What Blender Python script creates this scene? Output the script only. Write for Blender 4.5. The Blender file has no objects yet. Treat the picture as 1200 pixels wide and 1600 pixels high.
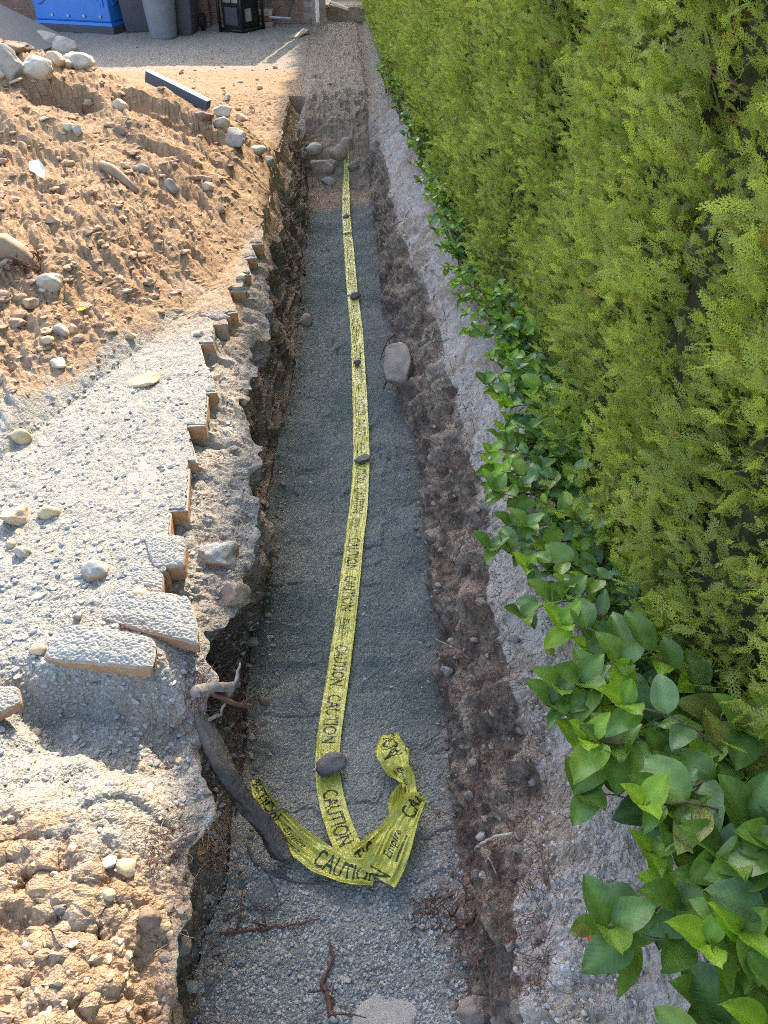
import bpy, math, random
import numpy as np
from mathutils import Vector, Matrix, Euler
from mathutils.bvhtree import BVHTree
random.seed(7); RNG = np.random.default_rng(11)
S = bpy.context.scene; COL = S.collection
R = math.radians

# ------------------------------------------------------------------ camera, sky, sun, exposure
CH, PITCH, YAW, FPX = 1.6, R(39.5), R(2.75), 1209.0
cam = bpy.data.cameras.new('camera'); camo = bpy.data.objects.new('camera', cam); COL.objects.link(camo)
camo.location = (0, 0, CH); camo.rotation_euler = (math.pi/2 - PITCH, 0, -YAW)
cam.sensor_fit = 'VERTICAL'; cam.sensor_height = 36; cam.lens = FPX/1600*36
cam.clip_start = .02; cam.clip_end = 600
S.camera = camo
SUN_EL, SUN_AZ = R(36), R(11)            # azimuth measured from +Y (ahead) towards +X (right)
w = bpy.data.worlds.new('World'); S.world = w; w.use_nodes = True
nt = w.node_tree; nt.nodes.clear()
sky = nt.nodes.new('ShaderNodeTexSky'); sky.sky_type = 'NISHITA'; sky.sun_disc = False
sky.sun_elevation = SUN_EL; sky.sun_rotation = SUN_AZ; sky.air_density = 1.0; sky.dust_density = 2.5; sky.ozone_density = 1.0
bg = nt.nodes.new('ShaderNodeBackground'); bg.inputs[1].default_value = .15
ow = nt.nodes.new('ShaderNodeOutputWorld')
nt.links.new(sky.outputs[0], bg.inputs[0]); nt.links.new(bg.outputs[0], ow.inputs[0])
sl = bpy.data.lights.new('sun', 'SUN'); sl.energy = 2.5; sl.angle = R(.5); sl.color = (1, .86, .68)
so = bpy.data.objects.new('sun', sl); COL.objects.link(so)
sd = Vector((math.sin(SUN_AZ)*math.cos(SUN_EL), math.cos(SUN_AZ)*math.cos(SUN_EL), math.sin(SUN_EL)))
so.rotation_euler = sd.to_track_quat('Z', 'Y').to_euler(); so.location = (2, 6, 8)
S.view_settings.view_transform = 'Standard'; S.view_settings.look = 'None'
S.view_settings.exposure = 2.08; S.view_settings.gamma = 1; S.view_settings.use_curve_mapping = False
S.render.engine = 'CYCLES'
S.cycles.filter_width = 1.0; S.cycles.use_denoising = False; S.cycles.max_bounces = 6; S.cycles.sample_clamp_indirect = 4; S.cycles.diffuse_bounces = 3; S.cycles.transparent_max_bounces = 4

_fw = Vector((math.sin(YAW)*math.cos(PITCH), math.cos(YAW)*math.cos(PITCH), -math.sin(PITCH)))
_rt = Vector((math.cos(YAW), -math.sin(YAW), 0)); _up = _rt.cross(_fw)
CAM = Vector((0, 0, CH))
def ray(u, v): return _fw + _rt*((u-600)/FPX) - _up*((v-800)/FPX)
def at(u, v, z=0):
    d = ray(u, v); return CAM + d*((z-CH)/d.z)
def depth_of(p): return (Vector(p)-CAM).dot(_fw)

# ------------------------------------------------------------------ noise
def _hash(ix, iy, iz, s):
    h = (ix*374761393 + iy*668265263 + iz*2147483647 + s*974634777) & 0xffffffff
    h = ((h ^ (h >> 13))*1274126177) & 0xffffffff
    h = ((h ^ (h >> 15))*2246822519) & 0xffffffff
    return ((h ^ (h >> 16)) & 0xffffff)/16777215.0
def vnoise(P, sc, seed=0):                         # value noise -1..1
    q = P*sc; f = np.floor(q); i = f.astype(np.int64); f = q-f; f = f*f*f*(f*(f*6-15)+10)
    x, y, z = i[..., 0], i[..., 1], i[..., 2]; a, b, c = f[..., 0], f[..., 1], f[..., 2]
    r = 0
    for dx in (0, 1):
        for dy in (0, 1):
            for dz in (0, 1):
                r = r + _hash(x+dx, y+dy, z+dz, seed)*(a if dx else 1-a)*(b if dy else 1-b)*(c if dz else 1-c)
    return r*2-1
def fbm(P, sc, octv=3, seed=0, gain=.5):
    r = 0; a = 1; t = 0
    for o in range(octv):
        r = r + a*vnoise(P+o*17.3, sc*2.03**o, seed+o); t += a; a *= gain
    return r/t
def ridged(P, sc, octv=3, seed=0):
    r = 0; a = 1; t = 0
    for o in range(octv):
        r = r + a*(1-np.abs(vnoise(P+o*9.1, sc*2.1**o, seed+o))*2); t += a; a *= .5
    return r/t
def grains(P, cell, seed=0):                       # rounded pebble heights 0..1 (2-D cellular)
    q = P[..., :2]/cell; i = np.floor(q).astype(np.int64); best = np.full(q.shape[:-1], 9.)
    for dx in (-1, 0, 1):
        for dy in (-1, 0, 1):
            cx = i[..., 0]+dx; cy = i[..., 1]+dy
            px = cx+_hash(cx, cy, 0*cx, seed); py = cy+_hash(cx, cy, 0*cx+1, seed)
            rr = .75+.5*_hash(cx, cy, 0*cx+2, seed)
            best = np.minimum(best, ((q[..., 0]-px)**2+(q[..., 1]-py)**2)/rr)
    return np.clip(1-best*1.6, 0, 1)
def sstep(a, b, x):
    t = np.clip((x-a)/(b-a), 0, 1); return t*t*(3-2*t)

# ------------------------------------------------------------------ materials
def new_mat(name):
    m = bpy.data.materials.new(name); m.use_nodes = True; t = m.node_tree; t.nodes.clear()
    o = t.nodes.new('ShaderNodeOutputMaterial'); p = t.nodes.new('ShaderNodeBsdfPrincipled')
    t.links.new(p.outputs[0], o.inputs[0]); p.inputs['Specular IOR Level'].default_value = .25
    return m, t, p, o
def nd(t, kind, **kw):
    n = t.nodes.new(kind)
    for k, v in kw.items():
        if k in n.inputs: n.inputs[k].default_value = v
        else: setattr(n, k, v)
    return n
def ramp(t, fac, stops):
    r = t.nodes.new('ShaderNodeValToRGB'); e = r.color_ramp.elements
    while len(e) < len(stops): e.new(.5)
    for x, (p, c) in zip(e, stops): x.position = p; x.color = (*c, 1)
    t.links.new(fac, r.inputs[0]); return r.outputs[0]
def mixc(t, f, a, b, mode='MIX'):
    m = t.nodes.new('ShaderNodeMix'); m.data_type = 'RGBA'; m.blend_type = mode
    for s, v in ((m.inputs[0], f), (m.inputs[6], a), (m.inputs[7], b)):
        if isinstance(v, (int, float)): s.default_value = v
        elif isinstance(v, tuple): s.default_value = (*v, 1)
        else: t.links.new(v, s)
    return m.outputs[2]
def noise(t, co, sc, det=4, rough=.6):
    n = nd(t, 'ShaderNodeTexNoise', Scale=sc, Detail=det, Roughness=rough); t.links.new(co, n.inputs['Vector']); return n.outputs[0]
def bump(t, p, h, dist, strength=1, prev=None):
    b = nd(t, 'ShaderNodeBump', Distance=dist, Strength=strength); t.links.new(h, b.inputs['Height'])
    if prev: t.links.new(prev, b.inputs['Normal'])
    t.links.new(b.outputs[0], p.inputs['Normal']); return b.outputs[0]
def geo_pos(t): return t.nodes.new('ShaderNodeNewGeometry').outputs['Position']
def obj_pos(t): return t.nodes.new('ShaderNodeTexCoord').outputs['Object']

def ground_material():
    m, t, p, o = new_mat('earth_and_gravel'); co = geo_pos(t); L = t.links
    at_ = t.nodes.new('ShaderNodeAttribute'); at_.attribute_name = 'mask'
    sp = t.nodes.new('ShaderNodeSeparateColor'); L.new(at_.outputs['Color'], sp.inputs[0])
    n1 = noise(t, co, 9, 5, .65); n2 = noise(t, co, 60, 4, .7); n3 = noise(t, co, 2.2, 3)
    vo = nd(t, 'ShaderNodeTexVoronoi', Scale=230); L.new(co, vo.inputs['Vector'])
    vb = nd(t, 'ShaderNodeTexVoronoi', Scale=95); L.new(co, vb.inputs['Vector'])
    sv = t.nodes.new('ShaderNodeSeparateColor'); L.new(vo.outputs['Color'], sv.inputs[0])
    sb = t.nodes.new('ShaderNodeSeparateColor'); L.new(vb.outputs['Color'], sb.inputs[0])
    dirt = ramp(t, n1, [(.25, (.23, .13, .07)), (.5, (.36, .22, .125)), (.75, (.48, .33, .20))])
    dirt = mixc(t, .5, dirt, ramp(t, n2, [(.3, (.27, .175, .10)), (.7, (.56, .41, .26))]))
    grav = ramp(t, sv.outputs[0], [(0, (.165, .17, .155)), (.45, (.31, .315, .285)), (.8, (.41, .41, .37)), (1, (.62, .60, .54))])
    grav = mixc(t, .45, grav, ramp(t, n1, [(.3, (.29, .285, .26)), (.7, (.40, .385, .345))]))
    soil = ramp(t, n1, [(.3, (.085, .058, .042)), (.55, (.20, .145, .105)), (.8, (.34, .27, .21))])
    soil = mixc(t, .45, soil, ramp(t, n2, [(.35, (.09, .06, .045)), (.7, (.32, .25, .19))]))
    dust = ramp(t, n2, [(.3, (.28, .22, .175)), (.55, (.46, .39, .335)), (.8, (.69, .62, .555))])
    dust = mixc(t, .4, dust, ramp(t, n1, [(.3, (.30, .23, .175)), (.65, (.60, .54, .48))]))
    c = mixc(t, sp.outputs[0], dirt, grav); c = mixc(t, sp.outputs[1], c, soil); c = mixc(t, sp.outputs[2], c, dust)
    dark_attr = t.nodes.new('ShaderNodeAttribute'); dark_attr.attribute_name = 'darken'
    c = mixc(t, dark_attr.outputs['Fac'], c, (.30, .39, .42), 'MULTIPLY')  # multiplies in a cool darker tint by the stored value
    # sparse pale chips
    ch = ramp(t, sb.outputs[1], [(.955, (0, 0, 0)), (.97, (1, 1, 1))])
    chs = t.nodes.new('ShaderNodeMath'); chs.operation = 'MULTIPLY'; L.new(ch, chs.inputs[0]); chs.inputs[1].default_value = .12
    c = mixc(t, chs.outputs[0], c, (.62, .60, .56))
    L.new(c, p.inputs['Base Color']); p.inputs['Roughness'].default_value = .95; p.inputs['Specular IOR Level'].default_value = .12
    inv = t.nodes.new('ShaderNodeMath'); inv.operation = 'SUBTRACT'; inv.inputs[0].default_value = 1; L.new(vo.outputs['Distance'], inv.inputs[1])
    b1 = bump(t, p, inv.outputs[0], .0032, .9)
    b2 = bump(t, p, noise(t, co, 130, 5, .75), .004, .8, b1)
    bump(t, p, noise(t, co, 32, 5, .7), .010, .7, b2)
    return m
GROUND = ground_material()

def simple(name, col, rough=.6, var=.25, sc=12, bs=60, bd=.001, metal=0, spec=.3, dustc=None, dusta=0., obj=True):
    m, t, p, o = new_mat(name); co = obj_pos(t) if obj else geo_pos(t)
    a = tuple(c*(1-var) for c in col); b = tuple(min(1, c*(1+var)) for c in col)
    c = ramp(t, noise(t, co, sc, 5, .65), [(.3, a), (.7, b)])
    if dusta:                                              # settled dust on upward faces
        g = t.nodes.new('ShaderNodeNewGeometry'); sx = t.nodes.new('ShaderNodeSeparateXYZ'); t.links.new(g.outputs['Normal'], sx.inputs[0])
        ad = t.nodes.new('ShaderNodeMath'); ad.operation = 'MULTIPLY_ADD'; t.links.new(noise(t, co, sc*3, 5, .7), ad.inputs[0]); ad.inputs[1].default_value = 1.2; t.links.new(sx.outputs[2], ad.inputs[2])
        f = ramp(t, ad.outputs[0], [(.75, (0, 0, 0)), (1.0, (dusta,)*3)])
        c = mixc(t, f, c, dustc)
    t.links.new(c, p.inputs['Base Color'])
    p.inputs['Roughness'].default_value = rough; p.inputs['Metallic'].default_value = metal; p.inputs['Specular IOR Level'].default_value = spec
    bump(t, p, noise(t, co, bs, 5, .7), bd)
    return m
DUST = (.38, .37, .335)
M = dict(
 tan=simple('tan_stone', (.52, .38, .24), .9, .25, 18, 140, .003, dustc=(.55, .47, .36), dusta=.5),
 grey=simple('grey_stone', (.38, .33, .27), .9, .25, 18, 140, .003, dustc=(.46, .42, .36), dusta=.5),
 pale=simple('pale_stone', (.52, .44, .32), .9, .2, 18, 140, .003, dustc=(.6, .55, .46), dusta=.5),
 ochre=simple('ochre_stone', (.52, .38, .20), .9, .25, 18, 140, .003, dustc=(.56, .5, .4), dusta=.3),
 brown=simple('brown_stone', (.24, .17, .12), .85, .3, 22, 160, .003),
 darkstone=simple('dark_damp_stone', (.13, .115, .105), .7, .3, 22, 160, .003, dustc=(.26, .25, .24), dusta=.3),
 dusty=simple('dust_covered_stone', (.38, .235, .135), .95, .25, 20, 170, .005, dustc=DUST, dusta=1.),
 paver=simple('brown_paver', (.44, .25, .12), .95, .3, 30, 170, .004, dustc=DUST, dusta=1.),
 soilstone=simple('soil_stained_stone', (.25, .185, .135), .9, .4, 14, 120, .005, dustc=(.36, .31, .26), dusta=.5),
 wallrock=simple('brown_wall_boulder', (.40, .29, .21), .9, .35, 10, 90, .006, dustc=(.42, .36, .31), dusta=.2),
 bigroot=simple('weathered_root_wood', (.12, .082, .058), .85, .6, 22, 110, .010, dustc=(.25, .215, .19), dusta=.5),
 root=simple('root_bark', (.10, .075, .062), .9, .4, 40, 180, .003, dustc=(.20, .19, .19), dusta=.5),
 redroot=simple('red_brown_root', (.15, .075, .05), .9, .35, 60),
 paleroot=simple('peeled_root', (.48, .38, .28), .8, .3, 60),
 greyroot=simple('dusty_root', (.30, .25, .22), .9, .4, 50, 160, .002),
 bluep=simple('blue_plastic', (.035, .19, .58), .38, .12, 3, 20, .0004, spec=.5),
 greyp=simple('grey_plastic', (.20, .215, .235), .55, .12, 6, 60, .0004),
 darkp=simple('dark_grey_plastic', (.075, .078, .088), .55, .2, 5, 60, .0004),
 black=simple('black_enamel', (.018, .018, .02), .4, .3, 8, 60, .0004),
 steel=simple('galvanised_steel', (.42, .42, .42), .45, .2, 10, 60, .0003, metal=.6),
 silver=simple('bare_metal_panel', (.6, .6, .58), .35, .2, 10, 60, .0003, metal=.8),
 brick=simple('red_brown_brick', (.27, .15, .105), .9, .35, 3, 80, .003, obj=False),
 mortar=simple('mortar', (.33, .28, .24), .95, .2, 20, 100, .002),
 wood=simple('weathered_timber', (.30, .22, .15), .85, .3, 8, 60, .002),
 palewood=simple('pale_lumber', (.55, .43, .30), .8, .2, 8, 60, .001),
 plank=simple('charcoal_grey_board', (.05, .053, .06), .5, .2, 8, 60, .0006),
 plankedge=simple('pale_grey_edge', (.45, .46, .48), .5, .15, 8, 60, .0006),
 white=simple('white_scrap', (.72, .71, .70), .6, .1, 20),
 twig=simple('brown_twig', (.17, .11, .07), .85, .3, 60),
 redtag=simple('red_brick_face', (.36, .13, .08), .85, .3, 20),
 berry=simple('dark_berry', (.035, .02, .05), .35, .3, 60, spec=.5),
 redstalk=simple('red_stalk', (.38, .05, .08), .5, .2, 60),
 yellow=simple('yellow_petal', (.8, .6, .02), .6, .1, 60),
)
def plywood_mat():
    m, t, p, o = new_mat('weathered_plywood'); co = obj_pos(t)
    mp = nd(t, 'ShaderNodeMapping'); mp.inputs['Scale'].default_value = (2, 30, 8); t.links.new(co, mp.inputs[0])
    c = ramp(t, noise(t, mp.outputs[0], 4, 6, .7), [(.25, (.22, .18, .145)), (.75, (.36, .31, .255))])
    t.links.new(c, p.inputs['Base Color']); p.inputs['Roughness'].default_value = .9; return m
M['ply'] = plywood_mat()

def leaf_mat(name, base, light, trans=.35, rough=.38, speck=.0, noise_sc=5, tipattr=False, spots=None, spec=.4):
    m, t, p, o = new_mat(name); L = t.links
    oi = t.nodes.new('ShaderNodeObjectInfo')
    co = geo_pos(t) if tipattr else obj_pos(t)
    n = noise(t, co, noise_sc, 4, .6)
    c = ramp(t, n, [(.3, base), (.7, light)])
    if tipattr:
        a = t.nodes.new('ShaderNodeAttribute'); a.attribute_name = 'tip'
        c = mixc(t, a.outputs['Fac'], c, (.48, .55, .14))
        b = t.nodes.new('ShaderNodeAttribute'); b.attribute_name = 'dry'
        c = mixc(t, b.outputs['Fac'], c, (.27, .15, .07))
    else:
        v = ramp(t, oi.outputs['Random'], [(0, (.72, .78, .72)), (1, (1.25, 1.2, 1.1))]); c = mixc(t, 1., c, v, 'MULTIPLY')
        at_ = t.nodes.new('ShaderNodeAttribute'); at_.attribute_name = 'rib'
        c = mixc(t, at_.outputs['Fac'], c, tuple(min(1, x*1.9+.02) for x in light))
        sx = t.nodes.new('ShaderNodeSeparateXYZ'); L.new(co, sx.inputs[0])
        def mth(op, a, b=0., c_=0.):
            m2 = t.nodes.new('ShaderNodeMath'); m2.operation = op
            for i_, v_ in enumerate((a, b, c_)):
                if isinstance(v_, (int, float)): m2.inputs[i_].default_value = v_
                else: L.new(v_, m2.inputs[i_])
            return m2.outputs[0]
        vn = mth('SINE', mth('MULTIPLY', mth('SUBTRACT', mth('MULTIPLY', sx.outputs[0], 8.5), mth('MULTIPLY', mth('ABSOLUTE', sx.outputs[1]), 9.)), 6.283))
        vein = ramp(t, vn, [(.93, (0, 0, 0)), (.995, (.2, .2, .2))]); c = mixc(t, vein, c, tuple(min(1, x*1.8+.02) for x in light)); bump(t, p, vn, .002, .05)
    if spots: c = mixc(t, ramp(t, noise(t, co, 30, 3), [(.5, (0, 0, 0)), (.56, (1, 1, 1))]), c, spots)
    if speck: c = mixc(t, ramp(t, noise(t, co, 260, 2, .8), [(.60, (0, 0, 0)), (.72, (speck*.8,)*3)]), c, (.5, .54, .56))
    L.new(c, p.inputs['Base Color']); p.inputs['Roughness'].default_value = rough; p.inputs['Specular IOR Level'].default_value = spec
    tr = t.nodes.new('ShaderNodeBsdfTranslucent'); mx = t.nodes.new('ShaderNodeMixShader'); mx.inputs[0].default_value = trans
    L.new(mixc(t, 1., c, (1.3, 1.45, .6), 'MULTIPLY'), tr.inputs[0]); L.new(p.outputs[0], mx.inputs[1]); L.new(tr.outputs[0], mx.inputs[2]); L.new(mx.outputs[0], o.inputs[0])
    return m
M['thuja'] = leaf_mat('arborvitae_foliage', (.235, .28, .065), (.43, .46, .14), .5, .6, noise_sc=7, tipattr=True, spec=.2)
M['inner'] = simple('dark_foliage_core', (.05, .055, .02), .95, .5, 30, 60, .02)
M['bark'] = simple('thuja_bark', (.13, .085, .055), .9, .3, 20)
LEAF = [leaf_mat('deep_green_leaf', (.085, .155, .028), (.145, .235, .045), .2, .27, .25),
        leaf_mat('mid_green_leaf', (.135, .22, .035), (.205, .30, .055), .25, .3),
        leaf_mat('dusty_green_leaf', (.075, .145, .045), (.12, .20, .065), .15, .42, .8),
        leaf_mat('fresh_lime_leaf', (.20, .34, .03), (.32, .46, .05), .45, .4),
        leaf_mat('yellow_green_leaf', (.13, .21, .03), (.24, .28, .04), .3, .4, spots=(.20, .13, .04))]
LEAFRED = leaf_mat('orange_red_leaf', (.55, .09, .02), (.7, .16, .03), .3, .45)

# ------------------------------------------------------------------ object helpers
def tag(o, label=None, cat=None, group=None, kind=None):
    if label: o['label'] = label
    if cat: o['category'] = cat
    if group: o['group'] = group
    if kind: o['kind'] = kind
    return o
def link(name, me, parent=None, mat=None, loc=None, rot=None):
    o = bpy.data.objects.new(name, me)
    if mat is not None and me is not None and not me.materials: me.materials.append(mat)
    COL.objects.link(o)
    if parent: o.parent = parent
    if loc is not None: o.location = loc
    if rot is not None: o.rotation_euler = rot
    return o
def empty(name, loc=(0, 0, 0), rz=0): return link(name, None, loc=loc, rot=(0, 0, rz))
def np_mesh(name, V, Fq, smooth=False):
    V = np.ascontiguousarray(V, dtype=np.float32).reshape(-1, 3); Fq = np.asarray(Fq, dtype=np.int32); k = Fq.shape[1]
    me = bpy.data.meshes.new(name); me.vertices.add(len(V)); me.vertices.foreach_set('co', V.ravel())
    me.loops.add(Fq.size); me.loops.foreach_set('vertex_index', np.ascontiguousarray(Fq).ravel())
    me.polygons.add(len(Fq)); me.polygons.foreach_set('loop_start', np.arange(0, Fq.size, k, dtype=np.int32))
    me.polygons.foreach_set('loop_total', np.full(len(Fq), k, dtype=np.int32))
    me.polygons.foreach_set('use_smooth', np.full(len(Fq), smooth, dtype=bool))
    me.update(calc_edges=True); me.validate(); return me
class MB:
    def __init__(s): s.v = []; s.f = []
    def add(s, vs, fs):
        n = len(s.v); s.v += [tuple(x) for x in vs]; s.f += [tuple(i+n for i in f) for f in fs]; return s
    def box(s, x0, x1, y0, y1, z0, z1, M4=None, jit=0):
        vs = [Vector((x, y, z)) for z in (z0, z1) for y in (y0, y1) for x in (x0, x1)]
        if jit: vs = [v+Vector([random.uniform(-jit, jit) for _ in range(3)]) for v in vs]
        if M4: vs = [M4 @ v for v in vs]
        return s.add(vs, [(0, 2, 3, 1), (4, 5, 7, 6), (0, 1, 5, 4), (2, 6, 7, 3), (0, 4, 6, 2), (1, 3, 7, 5)])
    def tube(s, pts, rs, n=5, jit=0):
        pts = [Vector(p) for p in pts]; rings = []
        for i, p in enumerate(pts):
            d = (pts[min(i+1, len(pts)-1)]-pts[max(i-1, 0)]); d = d.normalized() if d.length > 1e-9 else Vector((0, 0, 1))
            a = d.cross(Vector((.3, .2, 1)) if abs(d.z) < .9 else Vector((1, 0, .1))).normalized(); b = d.cross(a)
            r = rs[i] if isinstance(rs, (list, tuple)) else rs
            rings.append([p+(a*math.cos(k*2*math.pi/n)+b*math.sin(k*2*math.pi/n))*r*(1+random.uniform(-jit, jit)) for k in range(n)])
        vs = [q for g in rings for q in g]; fs = []
        for i in range(len(rings)-1):
            for k in range(n): fs.append((i*n+k, i*n+(k+1) % n, (i+1)*n+(k+1) % n, (i+1)*n+k))
        fs.append(tuple(range(n))[::-1]); fs.append(tuple((len(rings)-1)*n+k for k in range(n)))
        return s.add(vs, fs)
    def mesh(s, name, smooth=False):
        me = bpy.data.meshes.new(name); me.from_pydata([tuple(v) for v in s.v], [], s.f)
        if smooth: me.polygons.foreach_set('use_smooth', [True]*len(me.polygons))
        me.update(); return me
    def build(s, name, mat, parent=None, smooth=False, bevel=0, loc=None, rot=None):
        o = link(name, s.mesh(name, smooth), parent, mat, loc, rot)
        if bevel:
            b = o.modifiers.new('bevel', 'BEVEL'); b.width = bevel; b.segments = 2; b.limit_method = 'ANGLE'
        return o

# ------------------------------------------------------------------ terrain
def tab(pts):
    a = np.array(sorted(pts)); return lambda y: np.interp(y, a[:, 0], a[:, 1])
XL = tab([(-1, -.40), (.54, -.404), (.755, -.421), (.88, -.434), (.99, -.385), (1.127, -.407), (1.38, -.413), (1.62, -.414), (1.845, -.35), (2.25, -.365), (2.78, -.42), (3.22, -.435), (3.69, -.391), (4.46, -.43), (5.6, -.45), (6.4, -.44), (7.4, -.41), (8.1, -.40), (20, -.4)])
XFL = tab([(-1, -.43), (.66, -.416), (.95, -.38), (1.6, -.355), (2.2, -.367), (2.6, -.369), (3.15, -.346), (3.9, -.298), (4.9, -.292), (6.4, -.314), (7.6, -.33), (20, -.33)])
XFR = tab([(-1, .24), (.63, .243), (1.1, .263), (1.55, .284), (2.0, .285), (2.54, .30), (3.0, .297), (3.6, .242), (4.86, .233), (6.36, .228), (20, .23)])
XR1 = tab([(-1, .28), (.52, .29), (.76, .325), (.90, .375), (1.03, .445), (1.2, .455), (1.48, .43), (1.75, .43), (2.07, .48), (2.46, .49), (2.84, .475), (3.2, .45), (3.6, .46), (4.4, .40), (5.6, .33), (6.8, .32), (7.6, .31), (20, .3)])
XH = tab([(-1, .8), (.7, .79), (1.5, .74), (2.5, .75), (3.45, .68), (4.1, .60), (6.05, .56), (8.1, .45), (11.1, .40), (20, .38)])
# right ends of the pavers along the cut (x, y of the near right corner)
PV = [(-.469, 4.353), (-.488, 4.137), (-.503, 3.903), (-.516, 3.719), (-.529, 3.463), (-.560, 3.338), (-.600, 3.16), (-.60, 2.93), (-.540, 2.738), (-.550, 2.494), (-.553, 2.255), (-.549, 1.986), (-.573, 1.80), (-.560, 1.691), (-.60, 1.58)]
k = 0; y_ = 4.353
far_pv = []
while y_ < 8.0:
    y_ += .104; far_pv.append((-.484+.008*math.sin(y_*9)+random.uniform(-.008, .008), y_))
PAV = sorted(far_pv+PV, key=lambda a: -a[1])               # far -> near; paver i spans y_i .. y_{i-1}
def tooth(y): return R(4 if y > 4.36 else 11+5*math.sin(y*37))
def XPf(y):
    r = np.full(np.shape(y), -.66)
    for i in range(1, len(PAV)):
        y0_, y1_ = PAV[i][1], PAV[i-1][1]; k_ = math.tan(tooth(y0_))
        r = np.where((y >= y0_+.004) & (y < y1_+.004), PAV[i][0]-.006-(y-y0_)*k_, r)
    r = np.where(y >= PAV[0][1], -.484, r)
    return r
crest = tab([(-9, .6), (-3.2, .92), (-2.6, .88), (-2.1, .80), (-1.75, .70), (-1.45, .60), (-1.15, .53), (-.87, .41), (-.68, .24), (-.55, .12), (-.49, 0), (9, 0)])
yb = tab([(-9, 1.2), (-3.2, 1.5), (-1.9, 1.9), (-1.25, 2.29), (-1.04, 2.81), (-.76, 3.5), (-.59, 4.2), (-.5, 4.6), (9, 4.6)])
def mound(x, y):
    b = yb(x); cy = 5.6
    t = np.clip((y-b)/(cy-b), 0, 1); g = t**.85
    back = np.clip(1-(y-cy)/1.1, 0, 1); back = back*back*(3-2*back)
    return crest(x)*np.where(y < cy, g, back)
def dep(y): return 1-sstep(6.85, 8.05, y)                   # trench depth factor
def left_height(x, y):
    P = np.stack([x, y, 0*x], -1); mh = mound(x, y)
    mm = sstep(.0, .12, mh)
    z = mh.copy()
    z += mm*(.055*fbm(P, 3.2, 3, 3)+.03*np.abs(vnoise(P, 5.5, 9)))
    # bite-shaped scarps in the mound
    for cx, cyy, r, d in ((-1.62, 5.15, .26, .13), (-1.12, 5.30, .34, .12), (-2.0, 4.6, .2, .08), (-.95, 4.75, .16, .06), (-1.5, 4.1, .14, .05)):
        q = np.sqrt((x-cx)**2+((y-cyy)/.55)**2)+.05*vnoise(P, 9, 31)
        z -= mm*d*(1-sstep(r*.45, r, q+.3*r*vnoise(P, 6, 33)))
    # raked streaks running down towards the trench
    wq = .05*fbm(P, 5, 3, 43); a = R(-62); x0_, x = x, x+wq; s1 = x*math.cos(a)+y*math.sin(a); s2 = -x*math.sin(a)+y*math.cos(a)
    Q = np.stack([s1*5.5, s2*36, 0*x], -1); z += mm*.017*fbm(Q, 1, 3, 41)*(.25+1.1*sstep(-.1, .4, vnoise(P, 2.1, 44)))
    Q = np.stack([s1*16, s2*85, 0*x], -1); z += mm*.006*vnoise(Q, 1, 47)*(.3+sstep(-.2, .4, vnoise(P, 3, 48))); x = x0_; z += mm*(.018*fbm(P, 7, 4, 49)+.008*fbm(P, 30, 3, 50))
    XPv = XPf(y); sh = (x > XPv) & (y < 8.1)
    lip = XL(y)
    shelf = -.068-.085*np.clip((x-XPv)/(lip-XPv+1e-6), 0, 1)**1.1+.030*fbm(P, 11, 3, 5)+.018*ridged(P, 16, 3, 6)
    b_ = sstep(1.40, 1.62, y+.05*vnoise(P, 9, 7)); z -= .09*sstep(-.60, -.42, x)*(1-b_)*(y < 1.8)
    z = np.where(sh & (y > 1.36), z*(1-b_)+shelf*b_, z)
    # hollow below the undermined slabs
    wx = .05*fbm(P, 7, 3, 8); sc = sstep(-1.0, -.80, x+wx)*(1-sstep(1.25, 1.37, y+.8*wx+.06*(x+.7)))*sstep(.84, 1.22, y+.30*(x+.6)+wx)
    z -= .14*sc*(1-.6*sstep(-.52, -.42, x))*(1+.25*fbm(P, 12, 3, 18))
    # lumpy near ground
    nl = 1-sstep(.95, 1.25, y); cl = fbm(P, 17, 3, 16); z += nl*(.03*fbm(P, 5, 3, 13)+.020*ridged(P, 9, 3, 15)*sstep(1.0, .75, y+.2*x)+sstep(1.05, .8, y+.2*x)*(.016*np.abs(cl)-.022*sstep(.25, .45, fbm(P, 13, 2, 19))))
    z -= .05*nl*sstep(-.52, -.40, x)
    z += .010*fbm(P, 4, 2, 21)
    return z
vv = np.linspace(1690, -14, 660)
ys = np.array([at(525, v, -.15)[1] for v in vv]); ys = np.sort(np.concatenate([ys, np.linspace(6.8, 8.2, 90)])); ys = np.concatenate([[-1.4, -.8, -.3, .0, .15], ys[ys > .2], [16, 19, 24]])
NY = len(ys); Y1 = ys[:, None]
def lin(n, p=1): return np.linspace(0, 1, n, endpoint=False)**p
n0, n12, n3, n4, n5, n6, n7 = 14, 300, 64, 120, 66, 84, 16
xl = XL(Y1); wobL = .045*vnoise(np.stack([0*Y1, Y1, 0*Y1], -1), 6, 2)+.02*vnoise(np.stack([0*Y1, Y1, 0*Y1], -1), 17, 4); xl = xl+wobL*dep(Y1)
xleft = -(.72+.475*np.maximum(Y1, 0))
X0 = -14+(xleft+14)*lin(n0)[None]
X12 = xleft+(xl-xleft)*lin(n12)[None]
ZL_ = left_height(np.concatenate([X0, X12], 1), np.broadcast_to(Y1, (NY, n0+n12)))
zl = left_height(xl-1e-4, Y1)
D = dep(Y1)
wy = np.stack([0*Y1, Y1, 0*Y1], -1)
zf = -.5*D+(-.012)*(1-D)
xfl = XFL(Y1)+.018*vnoise(wy, 5, 61)*D; xfr = XFR(Y1)+.015*vnoise(wy, 5, 62)*D; xr = XR1(Y1)+.025*vnoise(wy, 4, 63)*D
t3 = lin(n3)[None]
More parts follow.
